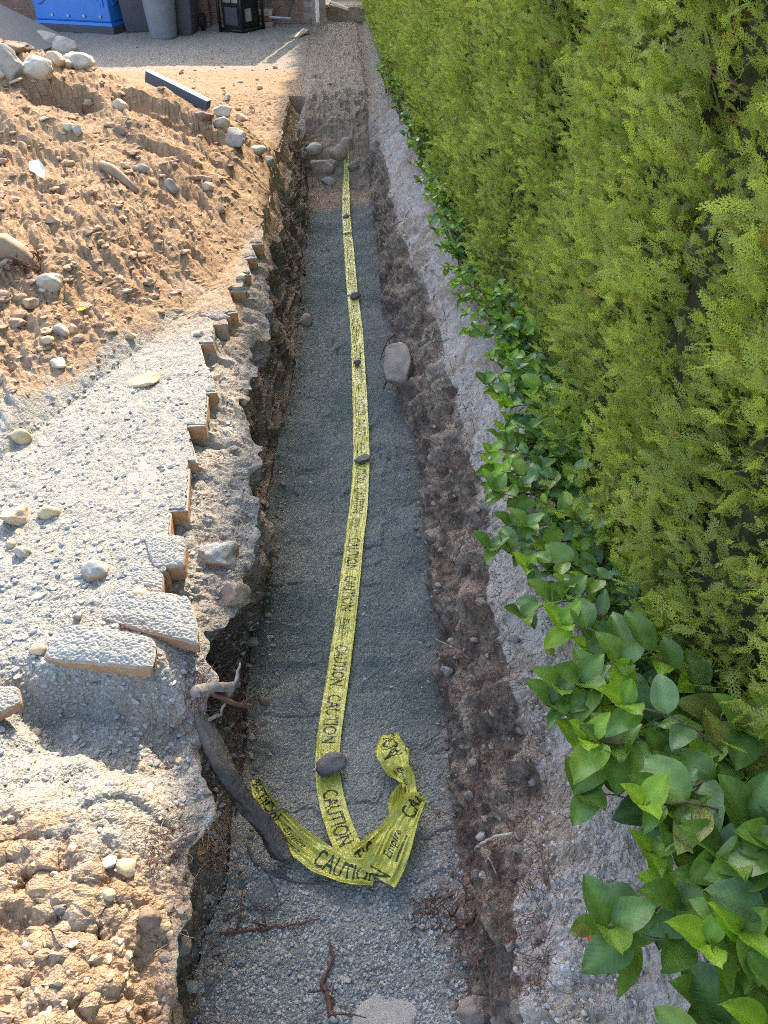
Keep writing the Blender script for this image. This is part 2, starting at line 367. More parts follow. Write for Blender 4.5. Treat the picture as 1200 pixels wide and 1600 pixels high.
bul = (.0+.19*np.exp(-((Y1-1.40)/.42)**2)+.04*np.exp(-((Y1-.75)/.25)**2)+.07*np.exp(-((Y1-2.7)/.3)**2)+.05*np.exp(-((Y1-4.2)/.7)**2))*D
X3 = xl+(xfl-xl)*t3**(1.3)-bul*np.sin(np.pi*np.clip(t3, 0, 1))**.8
Z3 = zl+(zf-zl)*t3**.9
t4 = lin(n4)[None]; X4 = xfl+(xfr-xfl)*t4; Z4 = zf+.0*X4+.03*D*(np.abs(t4*2-1)**6)
t5 = lin(n5)[None]; zr = -.15*D-.03
X5 = xfr+(xr-xfr)*t5**1.35; Z5 = (zf+.03*D)+(zr-zf-.03*D)*t5**.85
xh = XH(Y1); t6 = lin(n6)[None]
X6 = xr+(xh-xr)*t6; Z6 = zr+(.02-zr)*t6**.8+.02*np.sin(t6*7+Y1*3)*D*t6
t7 = np.linspace(0, 1, n7)[None]; X7 = xh+(14-xh)*t7**2; Z7 = .02+0*X7
X = np.concatenate([X0, X12, X3, X4, X5, X6, X7], 1); Z = np.concatenate([ZL_, Z3, Z4, Z5, Z6, Z7], 1); Y = np.broadcast_to(Y1, X.shape).copy()
G = np.stack([X, Y, Z], -1); NX = X.shape[1]
c1 = n0+n12; c3 = c1+n3; c4 = c3+n4; c5 = c4+n5; c6 = c5+n6
def normals(G):
    du = np.gradient(G, axis=1); dv = np.gradient(G, axis=0); n = np.cross(du, dv); l = np.linalg.norm(n, axis=-1, keepdims=True)
    return n/np.maximum(l, 1e-9)
# smooth the base normals a little along the profile before displacing
N = normals(G)
for _ in range(3): N[:, 1:-1] = (N[:, :-2]+N[:, 1:-1]+N[:, 2:])/3
N /= np.maximum(np.linalg.norm(N, axis=-1, keepdims=True), 1e-9)
disp = np.zeros(X.shape)
PZ = G.copy()
near = (1-sstep(3.5, 7, Y))
# left ground
s = np.s_[:, :c1]; p = PZ[s]; mm = sstep(.0, .12, mound(p[..., 0], p[..., 1]))
gr1 = grains(p, .0075, 3); gr2 = grains(p, .022, 5)
nr_ = 1-sstep(.72, 1.02, p[..., 1]+.2*p[..., 0]+.12+.08*vnoise(p, 8, 75)); md_ = np.maximum(mm, .6*sstep(2.9, 3.6, p[..., 1]+.4*vnoise(p, 3, 70))*sstep(9, 7.8, p[..., 1])); disp[s] = nr_*(.011*grains(p, .045, 76)*(.4+.9*sstep(-.3, .4, vnoise(p, 9, 78)))+.007*grains(p, .015, 77)+.016*fbm(p, 16, 4, 79)-.012*sstep(.3, .6, vnoise(p, 20, 67))) + (1-mm)*(.0034*gr1+.0034*(gr2-.35)+.006*fbm(p, 26, 3, 71)) + md_*(.0035*ridged(p, 40, 3, 74)-.007*sstep(.45, .7, vnoise(p, 9, 69))+.008*fbm(p, 16, 3, 72)+.004*fbm(p, 110, 2, 68)+.009*np.clip(grains(p, .07, 9)-.6, 0, 1)*2*sstep(-.1, .3, vnoise(p, 4, 10))+.005*grains(p, .018, 11)+.006*fbm(p, 60, 2, 73))
# walls
s = np.s_[:, c1:c3]; p = PZ[s]; env = np.sin(np.pi*np.clip(t3, .03, .97))**.5*D
disp[s] = env*(.06*fbm(p, 6, 3, 81)+.04*ridged(p*np.array([1, .6, 1.6]), 11, 3, 83)+.012*fbm(p, 45, 3, 84)) + .004*fbm(p, 90, 2, 85)
s = np.s_[:, c3:c4]; p = PZ[s]
foot = np.abs(vnoise(p*np.array([1, 1.6, 1])+.09*np.stack([fbm(p, 9, 2, 97), fbm(p, 9, 2, 98), 0*p[..., 0]], -1), 5.5, 90))+.25*np.clip(fbm(p, 5, 2, 99)+.3, 0, 1)
disp[s] = .012*fbm(p*np.array([.7, 1.3, 1]), 7, 3, 91)-.009*sstep(.14, 0, foot)+.010*ridged(p*np.array([.6, 1.2, 1]), 5, 2, 94)+.0022*grains(p, .006, 12)*(.5+near[s])+.002*fbm(p, 60, 2, 92)+(1-D)*(.05*fbm(p, 8, 4, 93)+.03*ridged(p, 13, 3, 89))*sstep(8.6, 7.9, p[..., 1])
fr = np.random.default_rng(5)
for _ in range(46):
    fx, fy, fa, fl_, fw_ = fr.uniform(-.26, .2), fr.uniform(1.25, 6.2), fr.normal(0, .35), fr.uniform(.10, .15), fr.uniform(.04, .06)
    rr_ = (p[:, 0, 1] > fy-.25) & (p[:, 0, 1] < fy+.25)
    if not rr_.any(): continue
    q = p[rr_]; a1 = (q[..., 0]-fx)*math.cos(fa)+(q[..., 1]-fy)*math.sin(fa); a2 = -(q[..., 0]-fx)*math.sin(fa)+(q[..., 1]-fy)*math.cos(fa)
    dd = np.sqrt((a1/fw_)**2+(a2/fl_)**2)+.3*vnoise(q, 14, 88); disp[:, c3:c4][rr_] += (-.006*(1-sstep(.6, 1.15, dd))+.0025*np.exp(-((dd-1.15)/.2)**2))*(.4+.8*sstep(-.3, .4, vnoise(q, 7, 87)))
nearfl = 1-sstep(.8, 1.25, p[..., 1]); disp[s] += nearfl*(.005*grains(p, .013, 14))
end = sstep(6.35, 6.6, p[..., 1]); disp[s] += end*(.03*fbm(p, 7, 3, 95)+.012*ridged(p, 20, 2, 96)+.012)
s = np.s_[:, c4:c5]; p = PZ[s]
disp[s] = D*(.045*fbm(p, 8, 3, 101)+.030*ridged(p, 14, 3, 102)+.013*fbm(p, 50, 3, 103)+.012*np.clip(vnoise(p, 26, 105)-.1, 0, 1))
s = np.s_[:, c5:c6]; p = PZ[s]
disp[s] = .024*fbm(p, 8, 3, 111)+.013*fbm(p, 28, 3, 112)+.0055*grains(p, .012, 115)+.007*np.clip(ridged(p, 16, 2, 117), 0, 1)
blendw = np.ones(NX);
for c in (c1, c3, c4, c5): # soften discontinuities at the seams
    for k_ in range(4): blendw[c-k_-1] = min(blendw[c-k_-1], (k_+1)/5); blendw[c+k_] = min(blendw[c+k_], (k_+1)/5)
avg = disp.copy()
for c in (c1, c3, c4, c5):
    m_ = .5*(disp[:, c-5]+disp[:, c+5])[:, None]
    for k_ in range(-5, 6):
        wgt = abs(k_)/5; avg[:, c+k_:c+k_+1] = disp[:, c+k_:c+k_+1]*wgt+m_*(1-wgt)
disp = avg
rowfade = ((ys > .2) & (ys < 15)).astype(float)[:, None]
G = G+N*(disp*rowfade)[..., None]
PZ = G.copy()
# --- masks: r gravel, g dark rooty soil, b pale dust ; plus a separate value for a cool dark tint
rm = np.zeros(X.shape); gm = np.zeros(X.shape); bm = np.zeros(X.shape); darken = np.zeros(X.shape)
s = np.s_[:, :c1]; p = PZ[s]; x, y = p[..., 0], p[..., 1]; pf = p*np.array([1, 1, 0])
nz = fbm(pf, 3.5, 4, 201); nz2 = fbm(pf, 22, 3, 202)
bord = 3.4+.9*(x+.6)*(-.2)                     # grey fines end where the mound begins
gr = sstep(.05, -.02, mound(x, y)-.04+.05*nz)*sstep(3.9, 3.1, y+.35*nz+.15*nz2)
gr *= .12+.88*sstep(.70, 1.02, y+.22*nz+.10*nz2+.12*(x+.7))
gr = np.maximum(gr, .75*sstep(-.62, -.5, x)*sstep(4.8, 4.0, y+.4*nz)*sstep(.7, .95, y))
gr = np.maximum(gr, .55*sstep(-.9, -1.5, x)*sstep(.22, .05, mound(x, y)+.07*nz)*sstep(3.4, 2.4, y))
gr = np.maximum(gr, .5*sstep(9.0, 9.6, y+.1*nz))
gr = np.where((x > XPf(y)+.004) & (y > 1.0), np.maximum(gr*.75, .25*sstep(5, 3.6, y)), gr)
rm[s] = np.clip(gr+.25*nz2*(gr > .05), 0, .94)
gm[s] = np.clip(.35*sstep(.1, .5, fbm(pf, 6, 3, 205))*sstep(.05, .2, mound(x, y)), 0, .5)
s = np.s_[:, c1:c3]; p = PZ[s]; n_ = fbm(p, 9, 3, 210)
rm[s] = np.clip(sstep(-.12, .4, n_)*.5+.65*sstep(-.22, -.08, p[..., 2]+.05*n_), 0, .85); gm[s] = np.clip(.6*sstep(.2, -.3, n_)+.75*sstep(-.16, -.32, p[..., 2]), 0, .95)*D
s = np.s_[:, c3:c4]; p = PZ[s]; n_ = fbm(p, 6, 3, 220)
en = sstep(6.35, 6.5, p[..., 1]+.12*n_)
edg = np.exp(-np.minimum(np.abs(p[..., 0]-xfl), np.abs(p[..., 0]-xfr))/.045)*sstep(-.5, .5, n_+.3); rm[s] = .95*(1-en)+.25*en-.4*edg; gm[s] = np.clip(.35*en*D+.05+.6*edg, 0, 1)
dm = sstep(1.0, 1.75, p[..., 1]+.25*n_)*(1-en); mt = fbm(p, 4.5, 4, 222); darken[s] = np.clip((.82+.30*mt)*dm+(.20+.25*mt)*(1-en)*(1-dm), 0, 1)  # mottled cool darkening of the floor, weaker at the near end
s = np.s_[:, c4:c5]; p = PZ[s]; n_ = fbm(p, 8, 4, 230)
rm[s] = .25+.3*sstep(.1, .4, fbm(p, 5, 3, 231)); gm[s] = np.clip(.9-.85*sstep(.0, .45, n_+.4*fbm(p, 24, 2, 232)), 0, 1)*D+.12; bm[s] = np.clip(sstep(-.20, -.10, p[..., 2]+.12*n_)*.8, 0, .8)*D
s = np.s_[:, c5:c6]; p = PZ[s]; n_ = fbm(p, 7, 4, 240); n2_ = fbm(p, 30, 3, 241)
bm[s] = np.clip(.95-.8*sstep(-.05, .3, n_+.5*n2_)-.25*sstep(.6, .95, (p[..., 0]-xr)/(xh-xr)), 0, 1)*(.25+.75*D); rm[s] = .3; gm[s] = .25
rm[:, c6:] = .1; gm[:, c6:] = .6
back = sstep(7.4, 8.2, Y)*(np.arange(NX)[None] >= c1); rm = rm*(1-back)+.35*back; gm = gm*(1-.5*back)
MASK = np.stack([rm, gm, bm, np.ones_like(rm)], -1).astype(np.float32)
idx = np.arange(NY*NX).reshape(NY, NX)
fq = np.stack([idx[:-1, :-1], idx[:-1, 1:], idx[1:, 1:], idx[1:, :-1]], -1)
colid = np.broadcast_to(np.arange(NX-1)[None], fq.shape[:2]); ymid = .5*(Y[:-1, :-1]+Y[1:, 1:])
mh = mound(X, Y); ismound = (mh[:-1, :-1] > .02) & (colid < c1)
reg = np.where(colid < c1, np.where(ismound, 1, 0), np.where(colid < c3, 2, np.where(colid < c4, 3, np.where(colid < c5, 4, 5))))
reg = np.where(ymid > 8.1, 6, reg)
names = {0: 'gravel_ground', 1: 'dirt_mound', 2: 'trench_wall_left', 3: 'trench_floor', 4: 'trench_wall_right', 5: 'trench_bank', 6: 'yard_ground'}
GV = G.reshape(-1, 3); MV = MASK.reshape(-1, 4); DV = darken.reshape(-1).astype(np.float32)
GO = {}
def attr_mesh(me, mask, drk):
    a = me.attributes.new('mask', 'FLOAT_COLOR', 'POINT'); a.data.foreach_set('color', np.ascontiguousarray(mask, dtype=np.float32).ravel())
    a = me.attributes.new('darken', 'FLOAT', 'POINT'); a.data.foreach_set('value', np.ascontiguousarray(drk, dtype=np.float32))
for r_, nm in names.items():
    f = fq[reg == r_]; u, inv = np.unique(f, return_inverse=True)
    me = np_mesh(nm, GV[u], inv.reshape(-1, 4)); attr_mesh(me, MV[u], DV[u])
    GO[r_] = tag(link(nm, me, mat=GROUND), kind='structure')
# surrounding ground out to the horizon (ring round the detailed patch)
ring = [(-14, -1.4), (14, -1.4), (14, 24), (-14, 24)]; big = [(-300, -300), (300, -300), (300, 300), (-300, 300)]
V = [(*a, 0.0) for a in ring]+[(*a, 0.0) for a in big]
me = np_mesh('ground', V, [(4, 5, 1, 0), (5, 6, 2, 1), (6, 7, 3, 2), (7, 4, 0, 3)]); attr_mesh(me, np.tile([.3, .2, 0, 1], (8, 1)), np.zeros(8))
tag(link('ground', me, mat=GROUND), kind='structure')
# coarse copy for placing things
rs = np.arange(0, NY, 3); cs = np.arange(0, NX, 3); Gc = G[np.ix_(rs, cs)]; ic = np.arange(len(rs)*len(cs)).reshape(len(rs), len(cs))
BV = BVHTree.FromPolygons([tuple(v) for v in Gc.reshape(-1, 3).tolist()], np.stack([ic[:-1, :-1], ic[:-1, 1:], ic[1:, 1:], ic[1:, :-1]], -1).reshape(-1, 4).tolist())
def hit(u, v):
    d = ray(u, v).normalized(); h = BV.ray_cast(CAM, d)
    return h[0] if h[0] else at(u, v, 0)
def gz(x, y):
    h = BV.ray_cast(Vector((x, y, 3)), Vector((0, 0, -1))); return h[0].z if h[0] else 0.


# ------------------------------------------------------------------ rocks, pavers, slabs
import bmesh
def ico(sub):
    bm = bmesh.new(); bmesh.ops.create_icosphere(bm, subdivisions=sub, radius=1)
    V = np.array([v.co[:] for v in bm.verts]); Fc = np.array([[v.index for v in f.verts] for f in bm.faces]); bm.free(); return V, Fc
ICO = {k: ico(k) for k in (1, 2, 3, 4)}
def rock_mesh(sx, sy, sz, style='round', sub=3, seed=None):
    V, Fc = ICO[sub]; V = V.copy(); seed = RNG.integers(1e6) if seed is None else seed; r = np.random.default_rng(seed)
    npl, dmin, dmax = {'round': (7, .74, .96), 'block': (10, .52, .8), 'slab': (7, .6, .85)}[style]
    for _ in range(npl):
        n = r.normal(size=3); n /= np.linalg.norm(n); d = r.uniform(dmin, dmax); q = V@n; V = V-np.outer(np.maximum(q-d, 0), n)
    if style == 'slab':
        V[:, 2] = np.clip(V[:, 2], -.55, .5)
    P = V+r.uniform(0, 50, 3)
    V = V*(1+.16*vnoise(P, 1.3, 3)+.07*vnoise(P, 3.1, 4)+(.05 if style != 'round' else .03)*vnoise(P, 7, 5)+.03*vnoise(P, 14, 6))[:, None]
    return np_mesh('rock', V*np.array([sx, sy, sz])/2, Fc, smooth=True)
def rock(u, v, wpx, hpx, mat, label, style='round', embed=.34, name='rock', cat='rock', rz=None, group=None, tilt=.25, sub=3, z=None):
    p = hit(u, v+hpx*.22) if z is None else at(u, v+hpx*.22, z)
    s = depth_of(p)/FPX; sx = wpx*s; sz = min(hpx*s*.95, sx*1.1) if style != 'slab' else min(hpx*s*.55, sx*.45); sy = sx*random.uniform(.72, .95)
    if style == 'slab': sy = min(sx*1.1, hpx*s*1.25)
    o = link(name, rock_mesh(sx, sy, sz, style, sub), mat=M[mat])
    o.location = p+Vector((0, 0, sz*(.5-embed))); o.rotation_euler = (random.uniform(-tilt, tilt), random.uniform(-tilt, tilt), random.uniform(-.4, .4) if rz is None else rz)
    tag(o, label, cat, group); return o
ROCKS = [
 (100,72,34,28,'pale','rounded pale boulder standing highest on the dirt pile','round','boulder'),
 (126,96,40,26,'pale','smooth pale egg-shaped boulder on the right of the rock heap','round','boulder'),
 (72,66,40,30,'pale','round pale boulder at the back left of the rock heap','round','boulder'),
 (102,73,26,18,'tan','small squarish tan block beside the highest boulder','block','rock'),
 (62,108,44,36,'pale','pale half-round boulder at the front of the rock heap','round','boulder'),
 (16,98,56,48,'grey','large flat-topped grey boulder at the left edge of the frame','block','boulder'),
 (20,73,56,20,'brown','brown rectangular block lying behind the large grey boulder','block','rock'),
 (90,93,28,32,'tan','craggy tan rock squeezed between two pale boulders','block','rock'),
 (104,100,18,14,'pale','small pale stone leaning on the smooth egg-shaped boulder','round','rock'),
 (2,115,12,18,'pale','small pale stone below the large flat-topped grey boulder','round','rock'),
 (20,125,26,11,'tan','flat tan stone tucked under the rock heap','slab','rock'),
 (188,165,24,22,'tan','round brown cobble in the hollow of the dirt pile','round','cobble'),
 (108,198,15,15,'pale','small whitish cobble below the rock heap','round','cobble'),
 (122,202,20,16,'grey','small grey cobble beside the whitish one on the dirt slope','block','cobble'),
 (66,183,20,12,'pale','small flat pale stone on the slope under the rock heap','slab','rock'),
 (190,203,26,16,'brown','brown angular stone sticking out of the middle of the dirt slope','block','rock'),
 (348,175,40,22,'tan','tan squared stone at the lower end of the grey plank','block','rock'),
 (346,192,28,20,'grey','grey stone under the tan squared stone by the plank','round','rock'),
 (320,180,34,22,'brown','brown sloping stone pressed against the end of the plank','block','rock'),
 (378,184,24,20,'tan','wedge-shaped tan stone pointing up beside the yard','block','rock'),
 (370,216,44,36,'grey','large lumpy grey rock on the right foot of the dirt pile','block','boulder'),
 (402,234,28,18,'pale','pale rounded rock beside the large lumpy grey rock','round','rock'),
 (419,250,26,22,'grey','brown-grey rock at the very edge of the trench cut','block','rock'),
 (354,154,16,14,'pale','small pale stone in the sun above the plank end','block','rock'),
 (375,128,11,8,'grey','tiny grey stone in the sunlit yard, left of its neighbour','block','stone'),
 (406,137,11,9,'tan','tiny tan stone in the sunlit yard near the trench','round','stone'),
 (430,105,9,6,'grey','tiny stone on the shadow line of the yard','round','stone'),
 (420,185,7,6,'tan','pebble lying in the sunlit yard close to the paver row','round','stone'),
 (222,263,26,22,'grey','grey triangular stone in the raked slope','block','rock'),
 (268,290,24,30,'grey','grey upright stone lower on the raked slope','block','rock'),
 (196,258,20,14,'tan','tan rounded stone beside the buried stick','round','rock'),
 (325,290,20,14,'tan','tan stone at the foot of the raked slope','round','rock'),
 (78,438,40,30,'grey','domed grey cobble below the red-brown root','round','boulder'),
 (68,452,14,10,'pale','small pale pebble in front of the domed grey cobble','round','stone'),
 (97,515,26,24,'grey','split grey stone left of the yellow flower','block','rock'),
 (115,512,20,24,'tan','tan stone immediately left of the yellow flower','block','rock'),
 (75,530,22,14,'ochre','ochre stone below the split grey stone','round','rock'),
 (92,566,30,16,'pale','pale pointed stone on the edge of the mound','block','rock'),
 (195,452,24,12,'grey','flat grey stone on the lower mound slope','slab','rock'),
 (378,432,18,12,'tan','small tan stone near the row of pavers','round','stone'),
 (272,455,20,10,'pale','small pale flat stone on the last of the dirt','slab','stone'),
 (311,520,16,14,'pale','whitish cube of stone in the notch of the paver row','block','stone'),
 (225,590,48,30,'ochre','flat yellow stone lying on grey gravel','slab','rock'),
 (35,680,30,28,'ochre','ochre oval stone near the left edge on grey gravel','round','rock'),
 (70,692,24,10,'grey','half buried flat stone right of the ochre oval','slab','stone'),
 (28,802,60,44,'tan','big tan lump of rock on the gravel at the left edge','block','boulder'),
 (78,798,32,26,'ochre','ochre stone right of the big tan lump','round','rock'),
 (36,862,28,26,'grey','grey angular stone below the big tan lump','block','rock'),
 (19,848,14,18,'ochre','small ochre stone left of the grey angular stone','round','stone'),
 (32,830,18,12,'tan','small flat stone under the big tan lump','slab','stone'),
 (72,744,24,10,'pale','pale sliver of stone set flush in the gravel','slab','stone'),
 (75,858,20,10,'ochre','small flush ochre stone on the gravel','slab','stone'),
 (150,888,46,34,'dusty','dust-coated oblong stone near the loose pavers','round','rock'),
 (222,928,34,40,'ochre','yellowish stone resting on the middle slab','round','rock'),
 (60,1012,26,18,'ochre','ochre stone left of the big front slab','round','rock'),
 (122,962,22,18,'dusty','small dusty stone behind the big front slab','block','stone'),
 (57,1143,16,16,'ochre','small ochre pebble on gravel left of the slab shadow','round','stone'),
 (60,930,26,12,'pale','pale flush stone in the lower left gravel','slab','stone'),
 (163,1342,40,20,'pale','pale flat stone at the bottom of the hollow','slab','rock'),
 (198,1352,34,26,'ochre','orange-yellow stone on the lip of the hollow','round','rock'),
 (96,1418,26,20,'darkstone','small dark grey stone on the orange soil','block','stone'),
 (234,1430,36,44,'brown','reddish brown stone in the crumbling lip of the trench','round','rock'),
 (296,1536,30,30,'grey','grey angular stone at the foot of the trench wall, bottom left','block','rock'),
 (170,1395,22,18,'ochre','ochre lump in the orange soil','round','stone'),
 (280,1470,44,30,'soilstone','soil-coated stone low in the trench wall, bottom left','block','rock'),
 (344,862,76,44,'dusty','large dusty boulder capping the left trench wall','block','boulder'),
 (366,918,64,62,'wallrock','angular reddish boulder jutting from the left trench wall','block','boulder'),
 (478,490,24,64,'wallrock','tall brown boulder sticking out of the far left trench wall','round','boulder'),
 (381,626,14,18,'ochre','small ochre stone near the top of the left trench wall','round','stone'),
 (395,1000,22,14,'soilstone','small stone at the foot of the dark overhang','round','stone'),
 (413,1093,18,14,'brown','small brown stone by the foot of the root clump','round','stone'),
 (491,232,28,20,'pale','pale oval cobble at the far end of the trench','round','cobble'),
 (529,236,28,28,'wallrock','round cobble in the middle of the far trench end','round','cobble'),
 (541,222,24,34,'wallrock','tall rounded cobble at the head of the tape','round','cobble'),
 (506,256,46,30,'wallrock','flat-faced grey block below the far cobbles','block','rock'),
 (513,282,22,14,'grey','small broken stone below the flat-faced grey block','block','stone'),
 (553,258,18,22,'soilstone','small stone right of the far end of the tape','round','stone'),
 (742,1560,50,96,'wallrock','tall smooth grey boulder in the right trench wall, bottom','round','boulder'),
 (704,1000,14,12,'grey','pebble in the right trench wall beside a pale root','round','stone'),
 (752,1305,18,16,'grey','pebble in the right wall above the peeled root','round','stone'),
 (757,1366,18,12,'pale','whitish pebble in the right wall below the peeled root','block','stone'),
 (740,1190,18,16,'soilstone','round stone halfway up the right wall','round','stone'),
 (735,1240,20,22,'soilstone','dull stone in the right wall level with the tape knot','round','stone'),
 (700,1045,24,26,'grey','grey stone set in the right wall near the trench floor','block','rock'),
 (540,1528,20,10,'grey','small flat stone in the gravel beside the dark twig','slab','stone'),
 (470,1525,16,12,'grey','small stone on the bottom gravel left of the dark twig','block','stone'),
 (522,1590,16,14,'grey','stone at the foot of the dark twig','round','stone'),
]
_rk = random.getstate()
for (u, v, a, b, m, lab, st, cat) in ROCKS:
    k_ = 1.18 if v < 130 and u < 140 else 1.0; a *= k_; b *= k_
    fl = v > 1500 and 440 < u < 560
    rock(u, v, a, b, m, lab, st, .42 if st == 'slab' else (.45 if m in ('soilstone', 'wallrock') or u in (344,) else .36), name='boulder' if cat == 'boulder' else ('cobble' if cat == 'cobble' else 'rock'), cat=cat, sub=4 if a > 34 else 3 if a > 14 else 2)
o = link('boulder', rock_mesh(.21, .25, .27, 'block', 4, 41), mat=M['wallrock']); o.location = at(622, 578, -.34)+Vector((.02, 0, 0)); o.rotation_euler = (.2, -.3, .2); tag(o, 'big brown boulder bulging from the right trench wall', 'boulder')
# flat buried stone in the floor
rock(602, 1572, 120, 70, 'grey', 'large flat grey stone half buried in the bottom gravel', 'slab', .62, name='flat_stone', cat='stone', tilt=.06, sub=4)
# stones lying on the tape
TAPEST = [(518, 1190, 52, 40, 'darkstone', 'large brown oval stone weighing down the near end of the tape', 'round'),
 (567, 718, 26, 12, 'darkstone', 'flat grey-brown stone lying across the middle of the tape', 'slab'),
 (559, 567, 15, 12, 'darkstone', 'small dark stone on the tape, below the one at the bend', 'block'),
 (556, 464, 18, 15, 'darkstone', 'round stone on the tape where it bends', 'round'),
 (541, 340, 12, 9, 'darkstone', 'tiny stone on the tape, farthest from the camera', 'round')]
for (u, v, a, b, m, lab, st) in TAPEST:
    p = at(u, v+b*.3, -.49); s_ = depth_of(p)/FPX
    o = link('tape_weight_stone', rock_mesh(a*s_, a*s_*.68, b*s_*.75, st, 3), mat=M[m]); o.location = p+Vector((0, 0, b*s_*.75*.5+.004)); o.rotation_euler = (.08, -.12, .35)
    tag(o, lab, 'stone', 'stones holding down the caution tape')

# pavers in the cut edge: parts of the gravelled paving
def paver_mesh(lx, ly, lz, jit=.003):
    bm = bmesh.new(); bmesh.ops.create_cube(bm, size=1)
    for v in bm.verts: v.co = Vector((v.co.x*lx, v.co.y*ly, v.co.z*lz))+Vector([random.uniform(-jit, jit) for _ in range(3)])
    bmesh.ops.bevel(bm, geom=bm.edges[:], offset=.004, segments=1, affect='EDGES')
    me = bpy.data.meshes.new('paver'); bm.to_mesh(me); bm.free(); me.materials.append(M['paver']); return me
pmesh = [paver_mesh(.21, 1, .058) for _ in range(4)]
for i in range(1, len(PAV)):
    x1, y0 = PAV[i]; y1 = min(PAV[i-1][1], y0+.23)
    a_ = tooth(y0); ly_ = (y1-y0)*.99/math.cos(a_); cx_, cy_ = -.105, ly_/2
    o = link('paver', random.choice(pmesh), GO[0], loc=(x1+cx_*math.cos(a_)-cy_*math.sin(a_), y0+cx_*math.sin(a_)+cy_*math.cos(a_), -.036+.0015*(i % 3)), rot=(random.uniform(-.02, .02), random.uniform(-.01, .045), a_+random.uniform(-.03, .03)))
    o.scale = (1, ly_, 1)
def slab(corners, thick, label, name='paving_slab', cat='slab', dome=.008, mat='dusty', cell=.012):
    """irregular slab from four top corners (world), finely gridded so that its dust cover is real relief"""
    c = [Vector(q) for q in corners]; n = 84; V = []; 
    uu, vv_ = np.meshgrid(np.linspace(0, 1, n), np.linspace(0, 1, n)); A, B, Cc, Dd = [np.array(q) for q in c]
    # round the outline a little
    ru = uu-.5; rv = vv_-.5; k_ = 1-.09*(np.abs(ru*2)*np.abs(rv*2))**3
    wob = .035*fbm(np.stack([uu*5, vv_*5, 0*uu+len(label)], -1), 1, 3, 7)
    uu2 = .5+ru*k_+wob*np.abs(rv*2); vv2 = .5+rv*k_+wob*np.abs(ru*2)
    top = (1-vv2)[..., None]*((1-uu2)[..., None]*A+uu2[..., None]*B)+vv2[..., None]*((1-uu2)[..., None]*Dd+uu2[..., None]*Cc)
    e = np.minimum(np.minimum(uu, 1-uu), np.minimum(vv_, 1-vv_)); 
    top[..., 2] += dome*sstep(0, .3, e)+.0045*grains(top, .0075, 3)*sstep(0, .03, e)+.004*(grains(top, .022, 5)-.3)*sstep(0, .05, e)+.003*fbm(top, 14, 2, 7)-.005*(1-sstep(0, .025, e))
    bot = top.copy(); bot[..., 2] = top.mean(axis=(0, 1))[2]-thick+.004*vnoise(top, 18, 2); ctr = bot.mean(axis=(0, 1)); bot[..., :2] = ctr[:2]+(bot[..., :2]-ctr[:2])*.97
    V = np.concatenate([top.reshape(-1, 3), bot.reshape(-1, 3)]); ii = np.arange(n*n).reshape(n, n)
    f = np.stack([ii[:-1, :-1], ii[:-1, 1:], ii[1:, 1:], ii[1:, :-1]], -1).reshape(-1, 4)[:, ::-1]
    loop = list(ii[0])+list(ii[1:, -1])+list(ii[-1, -2::-1])+list(ii[-2:0:-1, 0])
    sides = [[loop[k_], loop[(k_+1) % len(loop)], loop[(k_+1) % len(loop)]+n*n, loop[k_]+n*n] for k_ in range(len(loop))]
    f = np.concatenate([f, f[:, ::-1]+n*n, np.array(sides)])
    org = V.mean(axis=0); me = np_mesh(name, V-org, f)
    me.update(); bmx = bmesh.new(); bmx.from_mesh(me); bmesh.ops.recalc_face_normals(bmx, faces=bmx.faces); bmx.to_mesh(me); bmx.free()
    return tag(link(name, me, mat=M[mat], loc=tuple(org)), label, cat)
def sl4(px, z): return [tuple(at(u, v, zz)) for (u, v), zz in zip(px, z if isinstance(z, (list, tuple)) else [z]*4)]
slab(sl4([(98, 972), (244, 996), (242, 1046), (62, 1030)], [.035, .05, .04, .02]), .046, 'large dust-covered slab jutting over the hollow, nearest the camera')
slab(sl4([(185, 918), (298, 930), (316, 1010), (150, 968)], [.012, .012, 0, .0]), .055, 'dusty brown slab behind the nearest slab, beside the trench')
slab(sl4([(222, 832), (292, 838), (288, 884), (238, 886)], [.010]*4), .065, 'broken paver on the corner of the paver row')
slab(sl4([(200, 878), (258, 878), (254, 928), (196, 918)], [-.003]*4), .06, 'tilted paver piece between the slabs and the paver row')
slab(sl4([(-60, 1075), (30, 1072), (34, 1100), (-40, 1130)], [.015, .01, 0, .02]), .04, 'cracked dusty slab at the lower left edge')
slab(sl4([(300, 345), (352, 338), (360, 352), (302, 368)], [.07, .07, .055, .055]), .05, 'loose tan paving stone lying on the mound slope', 'loose_paver', 'paver', dome=.004, mat='tan')
slab(sl4([(283, 404), (325, 390), (328, 396), (290, 411)], [.02]*4), .015, 'thin yellowish stone flake below the loose tan paver', 'stone_flake', 'stone', dome=.001, mat='ochre')
slab(sl4([(305, 492), (350, 490), (362, 496), (342, 499)], [.006]*4), .06, 'paver with a wide brown face at the notch in the row', 'loose_paver', 'paver', dome=.003)

